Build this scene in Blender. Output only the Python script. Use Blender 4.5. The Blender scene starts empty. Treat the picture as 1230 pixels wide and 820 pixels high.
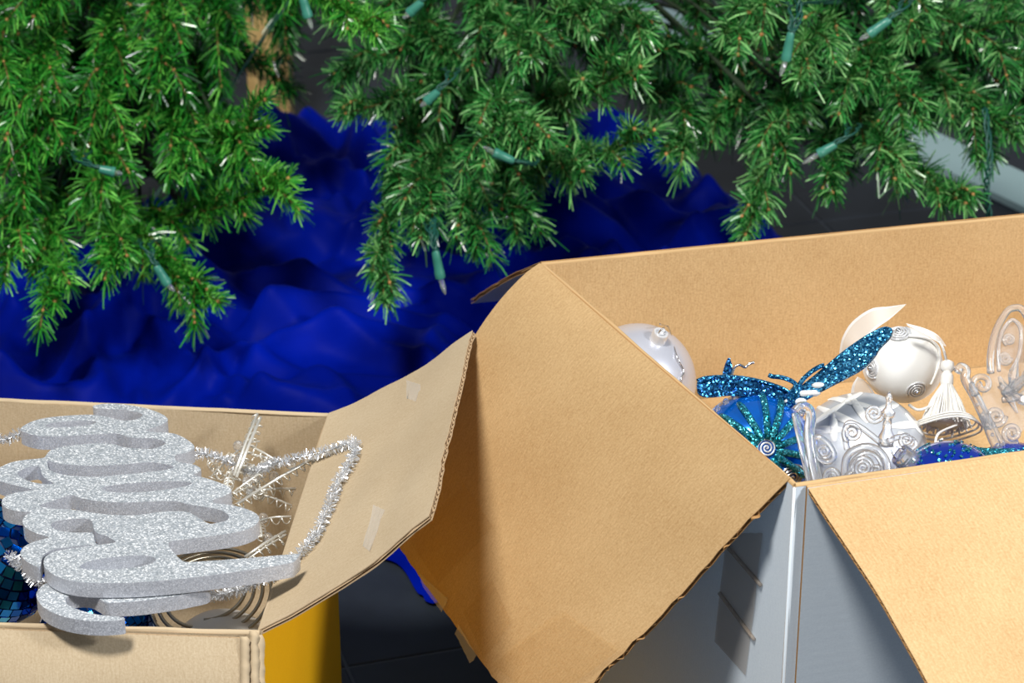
import bpy, math, random
from mathutils import Vector, Matrix, noise
from mathutils.geometry import tessellate_polygon, intersect_ray_tri

V = Vector
PI = math.pi
SC = bpy.context.scene
COL = SC.collection
rnd = random.Random(7)

# ---------------------------------------------------------------- camera
H, PITCH, F = 1.314, math.radians(26.0), 3000.0
CAM = V((0, 0, H))
RIGHT = V((1, 0, 0))
FWD = V((0, math.cos(PITCH), -math.sin(PITCH)))
UP = V((0, math.sin(PITCH), math.cos(PITCH)))
cd = bpy.data.cameras.new('camera')
cd.sensor_width = 36.0
cd.lens = F / 1230.0 * 36.0
cd.clip_start = 0.05
cam = bpy.data.objects.new('camera', cd)
cam.location = CAM
cam.rotation_euler = (PI / 2 - PITCH, 0, 0)
COL.objects.link(cam)
SC.camera = cam
cd.dof.use_dof = True
cd.dof.focus_distance = 1.98
cd.dof.aperture_fstop = 11.0

# ---------------------------------------------------------------- world, lights, exposure
w = bpy.data.worlds.new('world')
SC.world = w
w.use_nodes = True
w.node_tree.nodes['Background'].inputs[0].default_value = (0.80, 0.88, 1.0, 1)
w.node_tree.nodes['Background'].inputs[1].default_value = 0.22

def area(name, loc, target, size, energy, col):
    d = bpy.data.lights.new(name, 'AREA')
    d.shape = 'DISK'
    d.size = size
    d.energy = energy
    d.color = col
    o = bpy.data.objects.new(name, d)
    o.location = loc
    o.rotation_euler = (V(target) - V(loc)).to_track_quat('-Z', 'Y').to_euler()
    COL.objects.link(o)
area('studio_key', (-0.75, 0.45, 3.4), (0.05, 2.0, 0.3), 0.62, 135, (1.0, 0.97, 0.92))
area('studio_fill', (1.6, 0.80, 1.5), (-0.1, 1.8, 0.25), 0.3, 31, (0.95, 0.97, 1.0))
SC.view_settings.view_transform = 'Standard'
SC.view_settings.look = 'None'
SC.view_settings.exposure = 0.0
SC.view_settings.gamma = 1.0
SC.view_settings.use_curve_mapping = False

# ---------------------------------------------------------------- pixel helpers
def ray(px, py):
    return (RIGHT * ((px - 615) / F) - UP * ((py - 410) / F) + FWD).normalized()
def onplane(px, py, p, n):
    d = ray(px, py)
    return CAM + d * ((p - CAM).dot(n) / d.dot(n))
def atz(px, py, z):
    return onplane(px, py, V((0, 0, z)), V((0, 0, 1)))
def aty(px, py, y):
    return onplane(px, py, V((0, y, 0)), V((0, 1, 0)))
def mpp(p):
    return (p - CAM).dot(FWD) / F
def cdir(x, y, z):
    return (RIGHT * x + UP * y - FWD * z).normalized()
def onball(px, py, c, r):
    d = ray(px, py)
    oc = CAM - c
    b = d.dot(oc)
    disc = b * b - oc.dot(oc) + r * r
    if disc < 0:
        q = CAM + d * (-b)
        return c + (q - c).normalized() * r
    return CAM + d * (-b - math.sqrt(disc))

# ---------------------------------------------------------------- mesh builder
class MB:
    def __init__(s):
        s.v, s.f, s.m, s.uv, s.col = [], [], [], [], []
    def face(s, idx, m=0, uv=None, c=None):
        s.f.append(tuple(idx)); s.m.append(m); s.uv.append(uv); s.col.append(c)
    def tube(s, pts, r, n=8, m=0, cap=True, closed=False, c=None):
        pts = [V(p) for p in pts]
        N = len(pts)
        rr = r if hasattr(r, '__len__') else [r] * N
        base = len(s.v)
        up = None
        for i in range(N):
            if closed:
                t = (pts[(i + 1) % N] - pts[i - 1])
            else:
                t = pts[min(i + 1, N - 1)] - pts[max(i - 1, 0)]
            if t.length < 1e-9: t = V((0, 0, 1))
            t.normalize()
            if up is None:
                up = t.orthogonal().normalized()
            else:
                up = up - t * up.dot(t)
                up = up.normalized() if up.length > 1e-6 else t.orthogonal().normalized()
            b = t.cross(up)
            for k in range(n):
                a = 2 * PI * k / n
                s.v.append(pts[i] + (up * math.cos(a) + b * math.sin(a)) * rr[i])
        for i in range(N if closed else N - 1):
            i2 = (i + 1) % N
            for k in range(n):
                k2 = (k + 1) % n
                s.face((base + i * n + k, base + i * n + k2, base + i2 * n + k2, base + i2 * n + k), m, None, c)
        if cap and not closed:
            s.face([base + k for k in range(n)][::-1], m, None, c)
            s.face([base + (N - 1) * n + k for k in range(n)], m, None, c)
    def ball(s, c, r, seg=24, rings=14, m=0, scale=(1, 1, 1), rot=None):
        base = len(s.v)
        rot = rot or Matrix.Identity(3)
        def pt(th, ph):
            p = V((math.sin(th) * math.cos(ph) * scale[0], math.sin(th) * math.sin(ph) * scale[1], math.cos(th) * scale[2])) * r
            return c + rot @ p
        s.v.append(pt(0, 0))
        for i in range(1, rings):
            for k in range(seg):
                s.v.append(pt(PI * i / rings, 2 * PI * k / seg))
        s.v.append(pt(PI, 0))
        last = len(s.v) - 1
        for k in range(seg):
            k2 = (k + 1) % seg
            s.face((base, base + 1 + k, base + 1 + k2), m)
            for i in range(rings - 2):
                a = base + 1 + i * seg
                s.face((a + k, a + seg + k, a + seg + k2, a + k2), m)
            a = base + 1 + (rings - 2) * seg
            s.face((a + k, last, a + k2), m)
    def lathe(s, c, axis, prof, seg=24, m=0, wob=None):
        axis = axis.normalized()
        e1 = axis.orthogonal().normalized(); e2 = axis.cross(e1)
        base = len(s.v)
        for (r, h) in prof:
            for k in range(seg):
                a = 2 * PI * k / seg
                q = r * (wob(k) if wob else 1)
                s.v.append(c + axis * h + (e1 * math.cos(a) + e2 * math.sin(a)) * q)
        for i in range(len(prof) - 1):
            for k in range(seg):
                k2 = (k + 1) % seg
                s.face((base + i * seg + k, base + i * seg + k2, base + (i + 1) * seg + k2, base + (i + 1) * seg + k), m)
        s.face([base + k for k in range(seg)][::-1], m)
        s.face([base + (len(prof) - 1) * seg + k for k in range(seg)], m)
    def box(s, c, sx, sy, sz, m=0, ax=None):
        ax = ax or (V((1, 0, 0)), V((0, 1, 0)), V((0, 0, 1)))
        b = len(s.v)
        for z in (-1, 1):
            for y in (-1, 1):
                for x in (-1, 1):
                    s.v.append(c + ax[0] * x * sx / 2 + ax[1] * y * sy / 2 + ax[2] * z * sz / 2)
        for f in ((0, 2, 3, 1), (4, 5, 7, 6), (0, 1, 5, 4), (2, 6, 7, 3), (0, 4, 6, 2), (1, 3, 7, 5)):
            s.face([b + i for i in f], m)
    def slab(s, loops, n, t, mt=0, ms=1, bev=0.0):
        """Loops (outer, holes) of world points on a plane with normal n: a plate of thickness t below them."""
        tri = tessellate_polygon([[V(p) for p in L] for L in loops])
        flat = [p for L in loops for p in L]
        b = len(s.v); N = len(flat)
        s.v += [V(p) for p in flat] + [V(p) - n * t for p in flat]
        for (i, j, k) in tri:
            nn = (flat[j] - flat[i]).cross(flat[k] - flat[i])
            if nn.dot(n) < 0: j, k = k, j
            s.face((b + i, b + j, b + k), mt)
            s.face((b + N + i, b + N + k, b + N + j), ms)
        o = 0
        for L in loops:
            M = len(L)
            for i in range(M):
                i2 = (i + 1) % M
                # own vertices so that the rim stays sharp
                q = len(s.v)
                s.v += [V(L[i]), V(L[i2]), V(L[i2]) - n * t, V(L[i]) - n * t]
                s.face((q, q + 1, q + 2, q + 3), ms)
            o += M
    def build(s, name, mats, root=None, parent=None, smooth=True, kind=None, label=None, loc=None, sharp=None):
        me = bpy.data.meshes.new(name)
        O = V(loc) if loc is not None else (V(root.location) if root else V((0, 0, 0)))
        me.from_pydata([tuple(p - O) for p in s.v], [], s.f)
        for m in (mats if isinstance(mats, (list, tuple)) else [mats]):
            me.materials.append(m)
        me.polygons.foreach_set('material_index', s.m)
        me.polygons.foreach_set('use_smooth', [smooth] * len(s.f))
        if any(u is not None for u in s.uv):
            lay = me.uv_layers.new(name='UVMap')
            dat = []
            for f, u in zip(s.f, s.uv):
                for k in range(len(f)):
                    dat += list(u[k]) if u else [0, 0]
            lay.data.foreach_set('uv', dat)
        if any(c is not None for c in s.col):
            at = me.attributes.new('tone', 'FLOAT', 'FACE')
            at.data.foreach_set('value', [c if c is not None else 0.5 for c in s.col])
        me.update()
        if sharp: me.set_sharp_from_angle(angle=math.radians(sharp))
        o = bpy.data.objects.new(name, me)
        COL.objects.link(o)
        if parent or root:
            o.parent = parent or root
        else:
            o.location = O
        if kind: o['kind'] = kind
        if label: o['label'] = label
        return o

def tag(o, label, cat, group=None, kind=None):
    o['label'] = label; o['category'] = cat
    if group: o['group'] = group
    if kind: o['kind'] = kind
    return o
def empty(name, loc, label=None, cat=None, group=None):
    o = bpy.data.objects.new(name, None)
    o.empty_display_size = 0.05
    o.location = loc
    COL.objects.link(o)
    if label: tag(o, label, cat, group)
    return o
def chaikin(pts, it=1, closed=True):
    for _ in range(it):
        q = []
        N = len(pts)
        for i in range(N if closed else N - 1):
            a, b = V(pts[i]), V(pts[(i + 1) % N])
            q += [a * .78 + b * .22, a * .22 + b * .78]
        if not closed: q = [V(pts[0])] + q + [V(pts[-1])]
        pts = q
    return pts
def smooth_path(pts, n=8):
    P = [V(p) for p in pts]
    out = []
    for i in range(len(P) - 1):
        p0, p1, p2, p3 = P[max(i - 1, 0)], P[i], P[i + 1], P[min(i + 2, len(P) - 1)]
        for k in range(n):
            t = k / n
            out.append(0.5 * ((2 * p1) + (p2 - p0) * t + (2 * p0 - 5 * p1 + 4 * p2 - p3) * t * t + (3 * p1 - p0 - 3 * p2 + p3) * t ** 3))
    out.append(P[-1])
    return out

# ---------------------------------------------------------------- materials
def lin(r, g, b):
    f = lambda c: (c / 255 / 12.92) if c / 255 <= .04045 else ((c / 255 + .055) / 1.055) ** 2.4
    return (f(r), f(g), f(b), 1)
def mat(name, col, rough=.5, metal=0., **kw):
    m = bpy.data.materials.new(name)
    m.use_nodes = True
    b = m.node_tree.nodes['Principled BSDF']
    b.inputs['Base Color'].default_value = col
    b.inputs['Roughness'].default_value = rough
    b.inputs['Metallic'].default_value = metal
    for k, v in kw.items():
        b.inputs[k].default_value = v
    return m
def NT(m):
    return m.node_tree.nodes, m.node_tree.links, m.node_tree.nodes['Principled BSDF']
def nd(m, t, **kw):
    n = m.node_tree.nodes.new(t)
    for k, v in kw.items():
        if hasattr(n, k) and not k[0].isupper(): setattr(n, k, v)
        else: n.inputs[k].default_value = v
    return n
def ramp(m, stops):
    r = m.node_tree.nodes.new('ShaderNodeValToRGB')
    while len(r.color_ramp.elements) < len(stops): r.color_ramp.elements.new(.5)
    for e, (p, c) in zip(r.color_ramp.elements, stops):
        e.position = p; e.color = c
    return r
def cardboard(name, c1, c2, flute=True, fl=130.0, bump=.12, vert=True):
    """Paper liner: fine fibres, blotches and the flutes showing through; UV in metres."""
    m = mat(name, c1, .82)
    N, L, B = NT(m)
    uv = nd(m, 'ShaderNodeTexCoord')
    mp = nd(m, 'ShaderNodeMapping')
    mp.inputs['Scale'].default_value = (420, 60, 1) if vert else (60, 420, 1)
    L.new(uv.outputs['UV'], mp.inputs[0])
    fib = nd(m, 'ShaderNodeTexNoise', Scale=1.6, Detail=5.0, Roughness=.7)
    L.new(mp.outputs[0], fib.inputs['Vector'])
    blo = nd(m, 'ShaderNodeTexNoise', Scale=9.0, Detail=4.0)
    L.new(uv.outputs['UV'], blo.inputs['Vector'])
    spk = nd(m, 'ShaderNodeTexNoise', Scale=520.0, Detail=4.0, Roughness=.7)
    L.new(uv.outputs['UV'], spk.inputs['Vector'])
    a = nd(m, 'ShaderNodeMath', operation='MULTIPLY_ADD')
    a.inputs[1].default_value = .45
    L.new(fib.outputs[0], a.inputs[0])
    a2 = nd(m, 'ShaderNodeMath', operation='MULTIPLY_ADD')
    a2.inputs[1].default_value = .3
    L.new(blo.outputs[0], a2.inputs[0]); L.new(a2.outputs[0], a.inputs[2])
    a3 = nd(m, 'ShaderNodeMath', operation='MULTIPLY_ADD')
    a3.inputs[1].default_value = .62
    L.new(spk.outputs[0], a3.inputs[0]); a3.inputs[2].default_value = -.185
    L.new(a3.outputs[0], a2.inputs[2])
    r = ramp(m, [(.32, c2), (.68, c1)])
    L.new(a.outputs[0], r.inputs[0])
    L.new(r.outputs[0], B.inputs['Base Color'])
    wv = nd(m, 'ShaderNodeTexWave', Scale=fl / 6.28 * 2, Distortion=.6)
    wv.bands_direction = 'X' if vert else 'Y'
    wv.inputs['Detail'].default_value = 1.0
    L.new(uv.outputs['UV'], wv.inputs['Vector'])
    s = nd(m, 'ShaderNodeMath', operation='MULTIPLY_ADD')
    L.new(wv.outputs['Fac'], s.inputs[0]); s.inputs[1].default_value = .22 if flute else 0
    L.new(a.outputs[0], s.inputs[2])
    bp = nd(m, 'ShaderNodeBump', Strength=bump, Distance=.002)
    L.new(s.outputs[0], bp.inputs['Height'])
    L.new(bp.outputs[0], B.inputs['Normal'])
    B.inputs['Specular IOR Level'].default_value = .25
    return m
def glitter(name, c_lo, c_hi, scale=900., metal=.9, rough=.28, jitter=.9):
    m = mat(name, c_lo, rough, metal)
    N, L, B = NT(m)
    tc = nd(m, 'ShaderNodeTexCoord')
    vo = nd(m, 'ShaderNodeTexVoronoi', Scale=scale)
    L.new(tc.outputs['Object'], vo.inputs['Vector'])
    sep = nd(m, 'ShaderNodeSeparateColor')
    L.new(vo.outputs['Color'], sep.inputs[0])
    r = ramp(m, [(.2, c_lo), (.80, tuple(a * .6 + b * .4 for a, b in zip(c_lo, c_hi))), (.92, c_hi)])
    L.new(sep.outputs[0], r.inputs[0])
    L.new(r.outputs[0], B.inputs['Base Color'])
    sub = nd(m, 'ShaderNodeVectorMath', operation='SUBTRACT')
    L.new(vo.outputs['Color'], sub.inputs[0]); sub.inputs[1].default_value = (.5, .5, .5)
    sc = nd(m, 'ShaderNodeVectorMath', operation='SCALE')
    L.new(sub.outputs[0], sc.inputs[0]); sc.inputs['Scale'].default_value = jitter
    ge = nd(m, 'ShaderNodeNewGeometry')
    ad = nd(m, 'ShaderNodeVectorMath', operation='ADD')
    L.new(sc.outputs[0], ad.inputs[0]); L.new(ge.outputs['Normal'], ad.inputs[1])
    no = nd(m, 'ShaderNodeVectorMath', operation='NORMALIZE')
    L.new(ad.outputs[0], no.inputs[0])
    L.new(no.outputs[0], B.inputs['Normal'])
    return m

M = {}
M['kraft'] = cardboard('kraft_liner', lin(216, 184, 137), lin(178, 142, 95), vert=True, bump=.2)
M['kraft_h'] = cardboard('kraft_liner_cross', lin(216, 184, 137), lin(178, 142, 95), vert=False, bump=.2)
M['kraft_pale'] = cardboard('kraft_liner_pale', lin(208, 190, 160), lin(180, 158, 126), vert=True, bump=.2)
M['kraft_pale_h'] = cardboard('kraft_liner_pale_cross', lin(208, 190, 160), lin(180, 158, 126), vert=False)
M['white_liner'] = cardboard('white_liner', lin(230, 241, 250), lin(216, 228, 239), vert=True, bump=.05)
M['yellow_liner'] = cardboard('yellow_printed_liner', lin(252, 192, 8), lin(240, 178, 6), vert=True)
M['core'] = mat('flute_paper', lin(176, 134, 84), .9)
M['core_pale'] = mat('flute_paper_pale', lin(186, 160, 126), .9)
M['silver'] = mat('silver_metal', (.78, .79, .8, 1), .18, 1.)
M['satin_silver'] = mat('satin_silver', (.66, .68, .76, 1), .33, .5)
M['bronze'] = mat('bronze_wire', (.42, .38, .30, 1), .28, 1.)
M['champagne'] = mat('champagne_wire', (.94, .92, .84, 1), .32, .6)
M['glit_silver'] = glitter('silver_glitter', (.36, .40, .44, 1), (.95, .98, 1, 1), 900., .25, .34, .42)
M['glit_side'] = glitter('silver_glitter_edge', (.46, .48, .53, 1), (.68, .70, .75, 1), 1500., .1, .5, .25)
M['glit_blue'] = glitter('blue_glitter', (.0, .09, .26, 1), (.16, .62, .95, 1), 800., .8, .25, 1.3)
M['glit_navy'] = glitter('navy_glitter', (.0, .025, .12, 1), (.05, .32, .62, 1), 800., .8, .25, 1.2)
M['glit_teal'] = glitter('teal_glitter', (.0, .20, .28, 1), (.2, .85, .95, 1), 900., .8, .25, 1.3)
M['blue_ball'] = mat('blue_lacquer', (.0, .035, .48, 1), .12, .55, **{'Coat Weight': 1.0})
M['blue_sheen'] = mat('bright_blue_lacquer', (.0, .16, .72, 1), .15, .6, **{'Coat Weight': 1.0})
M['white_satin'] = mat('white_satin', (.84, .83, .79, 1), .38, .0, **{'Sheen Weight': .5})
M['white_cord'] = mat('white_cord', (.9, .88, .83, 1), .6)
M['pearl'] = mat('pearl', (.9, .89, .87, 1), .15, .1, **{'Coat Weight': .8})
M['frost'] = mat('frosted_silver', (.64, .67, .71, 1), .3, .4)
M['pale_silver'] = mat('pale_silver_cord', (.80, .81, .83, 1), .3, .4)
M['frost_paint'] = mat('white_glitter_paint', (.92, .91, .86, 1), .6)
M['acrylic'] = mat('clear_acrylic', (.97, .98, 1, 1), .06, 0., **{'Transmission Weight': .88, 'IOR': 1.43})
M['ribbon'] = mat('white_organza', (.92, .88, .82, 1), .6, 0., **{'Alpha': .72})
M['ribbon_edge'] = mat('white_ribbon_edge', (.95, .93, .9, 1), .4)
M['tinsel'] = mat('silver_tinsel', (.90, .92, .95, 1), .3, .75)
M['socket'] = mat('green_socket', lin(58, 130, 112), .35)
M['wire_green'] = mat('green_wire', lin(18, 78, 66), .45)
M['bulb'] = mat('clear_bulb', (.95, .97, 1, 1), .03, 0., **{'Transmission Weight': .9, 'IOR': 1.45})
M['bark'] = mat('brown_twig_wire', lin(112, 92, 46), .7)
M['bud'] = mat('orange_brown_bud', lin(190, 136, 80), .7)
M['trunk'] = mat('dark_trunk', lin(50, 44, 36), .8)
M['post'] = mat('pale_wood', lin(212, 178, 112), .6)
M['wallpaint'] = mat('wall_paint', lin(176, 176, 172), .8)
M['trim'] = mat('pale_trim', lin(160, 188, 190), .5)
M['dark_twig'] = mat('green_black_stem', lin(34, 52, 28), .7)
M['tape'] = mat('clear_tape', lin(205, 160, 95), .25, 0., **{'Alpha': .13})
M['scrap'] = mat('torn_clear_tape', (.95, .93, .9, 1), .3, 0., **{'Alpha': .28})
M['tape_brown'] = mat('brown_tape', lin(176, 160, 144), .3, 0., **{'Alpha': .4})

# wood grain on the post
N, L, B = NT(M['post'])
_t = nd(M['post'], 'ShaderNodeTexNoise', Scale=14.0, Detail=4.0)
_r = ramp(M['post'], [(.3, lin(196, 160, 96)), (.7, lin(222, 190, 126))])
L.new(_t.outputs[0], _r.inputs[0]); L.new(_r.outputs[0], B.inputs['Base Color'])

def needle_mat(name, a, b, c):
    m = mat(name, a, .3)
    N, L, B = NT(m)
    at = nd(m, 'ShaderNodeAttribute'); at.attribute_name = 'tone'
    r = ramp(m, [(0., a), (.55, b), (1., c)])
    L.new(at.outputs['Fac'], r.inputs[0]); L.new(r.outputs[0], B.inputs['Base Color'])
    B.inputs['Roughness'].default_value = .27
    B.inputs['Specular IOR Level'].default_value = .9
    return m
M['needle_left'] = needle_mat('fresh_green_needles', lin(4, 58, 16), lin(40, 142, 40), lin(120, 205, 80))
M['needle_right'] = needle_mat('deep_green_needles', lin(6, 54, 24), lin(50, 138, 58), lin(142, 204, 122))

# blue cloth
m = M['cloth'] = mat('royal_blue_voile', lin(2, 18, 168), .5, 0., **{'Sheen Weight': .05, 'Sheen Roughness': .4})
NT(m)[2].inputs['Specular IOR Level'].default_value = .03
NT(m)[2].inputs['Sheen Tint'].default_value = (.05, .15, 1, 1)
N, L, B = NT(m)
_tc = nd(m, 'ShaderNodeTexCoord')
_n = nd(m, 'ShaderNodeTexNoise', Scale=5.0, Detail=6.0)
L.new(_tc.outputs['Object'], _n.inputs['Vector'])
_r = ramp(m, [(.3, lin(0, 12, 104)), (.7, lin(0, 28, 166))])
L.new(_n.outputs[0], _r.inputs[0]); L.new(_r.outputs[0], B.inputs['Base Color'])
# slate floor
m = M['slate'] = mat('dark_slate_tile', lin(40, 44, 52), .55)
N, L, B = NT(m)
_tc = nd(m, 'ShaderNodeTexCoord')
_n = nd(m, 'ShaderNodeTexNoise', Scale=6.0, Detail=6.0, Roughness=.65)
L.new(_tc.outputs['Object'], _n.inputs['Vector'])
_r = ramp(m, [(.3, lin(25, 30, 39)), (.75, lin(44, 52, 62))])
L.new(_n.outputs[0], _r.inputs[0]); L.new(_r.outputs[0], B.inputs['Base Color'])
_b = nd(m, 'ShaderNodeBump', Strength=.2, Distance=.003)
L.new(_n.outputs[0], _b.inputs['Height']); L.new(_b.outputs[0], B.inputs['Normal'])
M['grout'] = mat('grout', lin(84, 90, 98), .85)

# ---------------------------------------------------------------- floor
g = MB(); g.box(V((0, 2.6, -.026)), 5.2, 6.4, .048)
floor = g.build('floor', M['grout'], smooth=False)
floor['kind'] = 'structure'
tiles_me = None
td = math.radians(17)
ex, ey = V((math.cos(td), math.sin(td), 0)), V((-math.sin(td), math.cos(td), 0))
t0_ = atz(417, 800, 0)
TS = abs((atz(372, 147, 0) - t0_).dot(ex))
TS = TS / max(1, round(TS / .45))
for i in range(-9, 10):
    for j in range(-9, 12):
        c = t0_ + ex * (i + .5) * TS + ey * (j + .5) * TS
        if abs(c.x) > 2.1 or not (-.2 < c.y < 5.4): continue
        if tiles_me is None:
            g = MB(); t2 = TS / 2 - .0016
            for (q, z) in ((t2, -.010), (t2, -.0015), (t2 - .0015, 0)):
                g.v += [V((-q, -q, z)), V((q, -q, z)), V((q, q, z)), V((-q, q, z))]
            for k in range(4):
                k2 = (k + 1) % 4
                g.face((k, k2, 4 + k2, 4 + k)); g.face((4 + k, 4 + k2, 8 + k2, 8 + k))
            g.face((8, 9, 10, 11)); g.face((3, 2, 1, 0))
            o = g.build('tile', M['slate'], smooth=False)
            tiles_me = o.data
        else:
            o = bpy.data.objects.new('tile', tiles_me); COL.objects.link(o)
        o.location = c + V((0, 0, rnd.uniform(-.0006, .0004)))
        o.rotation_euler = (0, 0, td)
        o.parent = floor
g = MB(); g.box(V((0, 5.6, 1.2)), 5.2, .1, 2.4)
o = g.build('wall_back', M['wallpaint'], smooth=False); o['kind'] = 'structure'
# pale strip across the floor behind the tree
g = MB()
s0, s1 = atz(760, 14, .0), atz(1330, 284, .0)
d = (s1 - s0).normalized(); n2 = V((-d.y, d.x, 0))
g.box((s0 + s1) / 2 + V((0, 0, .006)), (s1 - s0).length + .8, .085, .010, ax=(d, n2, V((0, 0, 1))))
o = g.build('trim_1', M['trim'], smooth=False); o['kind'] = 'structure'

# ---------------------------------------------------------------- corrugated board
def panel(g, c00, c10, c11, c01, nu=16, nv=16, t=.004, flute='u', disp=None, rag=(0, 0, 0, 0), period=.0078, core_m=2, seed=0):
    """Two paper liners and a fluted core. Material 0 on the +n side, 1 on the -n side, core_m for core and rims.
    rag: raggedness in metres of the edges u=0, u=1, v=0, v=1. flute='u': waves show on the edges u=0 and u=1... run along u."""
    c00, c10, c11, c01 = V(c00), V(c10), V(c11), V(c01)
    n = ((c10 - c00).cross(c01 - c00)).normalized()
    lu = ((c10 - c00).length + (c11 - c01).length) / 2
    lv = ((c01 - c00).length + (c11 - c10).length) / 2
    def S(u, v, h):
        uu, vv = u, v
        if rag[0] and u < .001: uu -= rag[0] * noise.noise(V((v * lv * 90, seed, 1))) / lu
        if rag[1] and u > .999: uu += rag[1] * noise.noise(V((v * lv * 90, seed, 2))) / lu
        if rag[2] and v < .001: vv -= rag[2] * noise.noise(V((u * lu * 90, seed, 3))) / lv
        if rag[3] and v > .999: vv += rag[3] * noise.noise(V((u * lu * 90, seed, 4))) / lv
        p = c00 * (1 - uu) * (1 - vv) + c10 * uu * (1 - vv) + c11 * uu * vv + c01 * (1 - uu) * vv
        hh = h + (disp(u, v) if disp else 0)
        return p + n * hh
    l = t * .16
    for (h0, h1, mm) in ((t / 2, t / 2 - l, 0), (-t / 2, -t / 2 + l, 1)):
        b = len(g.v)
        for h in (h0, h1):
            for j in range(nv + 1):
                for i in range(nu + 1):
                    g.v.append(S(i / nu, j / nv, h))
        K = (nu + 1) * (nv + 1)
        for j in range(nv):
            for i in range(nu):
                a = b + j * (nu + 1) + i
                q = (a, a + 1, a + nu + 2, a + nu + 1)
                uv = [((i) / nu * lu, j / nv * lv), ((i + 1) / nu * lu, j / nv * lv), ((i + 1) / nu * lu, (j + 1) / nv * lv), (i / nu * lu, (j + 1) / nv * lv)]
                up = h0 > 0
                g.face(q if up else q[::-1], mm, uv if up else uv[::-1])
                q2 = tuple(x + K for x in q)
                g.face(q2[::-1] if up else q2, core_m)
        ring = [j for j in range(nu + 1)] + [(k + 1) * (nu + 1) - 1 for k in range(1, nv + 1)] + [nv * (nu + 1) + i for i in range(nu - 1, -1, -1)] + [k * (nu + 1) for k in range(nv - 1, 0, -1)]
        q0 = len(g.v)
        R = len(ring)
        for x in ring: g.v.append(g.v[b + x].copy())
        for x in ring: g.v.append(g.v[b + K + x].copy())
        for i in range(R):
            i2 = (i + 1) % R
            f = (q0 + i, q0 + R + i, q0 + R + i2, q0 + i2)
            g.face(f if h0 > 0 else f[::-1], core_m)
    # fluted core
    amp = t / 2 - l
    ln = lv if flute == 'u' else lu        # direction in which the wave travels
    NP = max(2, int(ln / period)); ns = NP * 6; nt = 6
    b = len(g.v)
    for i in range(ns + 1):
        a = i / ns
        for j in range(nt + 1):
            c = j / nt
            h = amp * math.sin(a * NP * 2 * PI)
            g.v.append(S(c, a, h) if flute == 'u' else S(a, c, h))
    for i in range(ns):
        for j in range(nt):
            a = b + i * (nt + 1) + j
            g.face((a, a + nt + 1, a + nt + 2, a + 1), core_m)
def fold(g, p0, p1, r, m=0, seg=40, wob=.0006):
    pts = []
    for i in range(seg + 1):
        p = V(p0).lerp(V(p1), i / seg)
        pts.append(p + V((0, 0, wob * noise.noise(p * 30))))
    g.tube(pts, r, 8, m)
def sidestep(p, px, py, out):
    """Point on the pixel's ray in the vertical plane through p that holds the horizontal direction out."""
    return onplane(px, py, V(p), V((-out.y, out.x, 0)).normalized())
Z = V((0, 0, 1))

# ---------------------------------------------------------------- big box
ZB = .42
A = atz(651, 318, ZB); Bc = atz(955, 583, ZB); R1 = atz(1420, 241, ZB); R2 = atz(1560, 498, ZB)
inB = ((A + Bc + R1 + R2) / 4)
big = empty('cardboard_box', V((inB.x, inB.y, 0)), 'large open cardboard box, kraft inside and white outside, filled with white and blue ornaments', 'box')
TB = .0042
def down(p, z=0.004): return V((p.x, p.y, z))
MBIG = [M['kraft'], M['white_liner'], M['core']]
def wall(p, q, root, mats, name, ripple=.0008, sd=0, zt=None, t=TB):
    """wall from p to q, inner side on the left of p->q seen from above"""
    g = MB()
    dsp = lambda u, v: ripple * noise.noise(V((u * 4, v * 3, sd)))
    panel(g, q, p, down(p), down(q), 24, 10, t, 'v', dsp, seed=sd)
    fold(g, p, q, t * .52, 0)
    return g.build(name, mats, root, sharp=45)
# inner face normals must look into the box
wall(A, R1, big, MBIG, 'back_wall', sd=1)
wall(Bc, A, big, MBIG, 'left_wall', sd=2)
wall(R2, Bc, big, MBIG, 'front_wall', sd=3)
wall(R1, R2, big, MBIG, 'right_wall', sd=4)
g = MB()
q4 = [down(p, .270) for p in (A, Bc, R2, R1)]
cen = sum(q4, V()) / 4
q4 = [p + (cen - p).normalized() * .006 for p in q4]
panel(g, q4[0], q4[1], q4[2], q4[3], 8, 8, .004, 'u')
g.build('inner_floor', MBIG, big)
for cp_, m_ in ((Bc, M['white_liner']), (A, M['white_liner']), (R1, M['white_liner'])):
    g = MB(); qd = (cen - V((cp_.x, cp_.y, cen.z))).normalized(); g.tube([cp_ - Z * .001 + qd * .0008, down(cp_) + qd * .0008], .0026, 10)
    g.build('corner_fold', m_, big)
# glued seam on the front wall: the overlapping edge seen just right of the corner
fd = (R2 - Bc).normalized(); fn = V((fd.y, -fd.x, 0)).normalized()
if fn.y > 0: fn = -fn
g = MB()
s0 = Bc + fd * .0075
panel(g, s0 + fn * .0042, down(s0) + fn * .0042, down(s0 + fd * .3) + fn * .0036, s0 + fd * .3 + fn * .0036, 14, 8, .0030, 'u')
g.build('seam_overlap', [M['white_liner'], M['white_liner'], M['core']], big, sharp=45)

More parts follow.
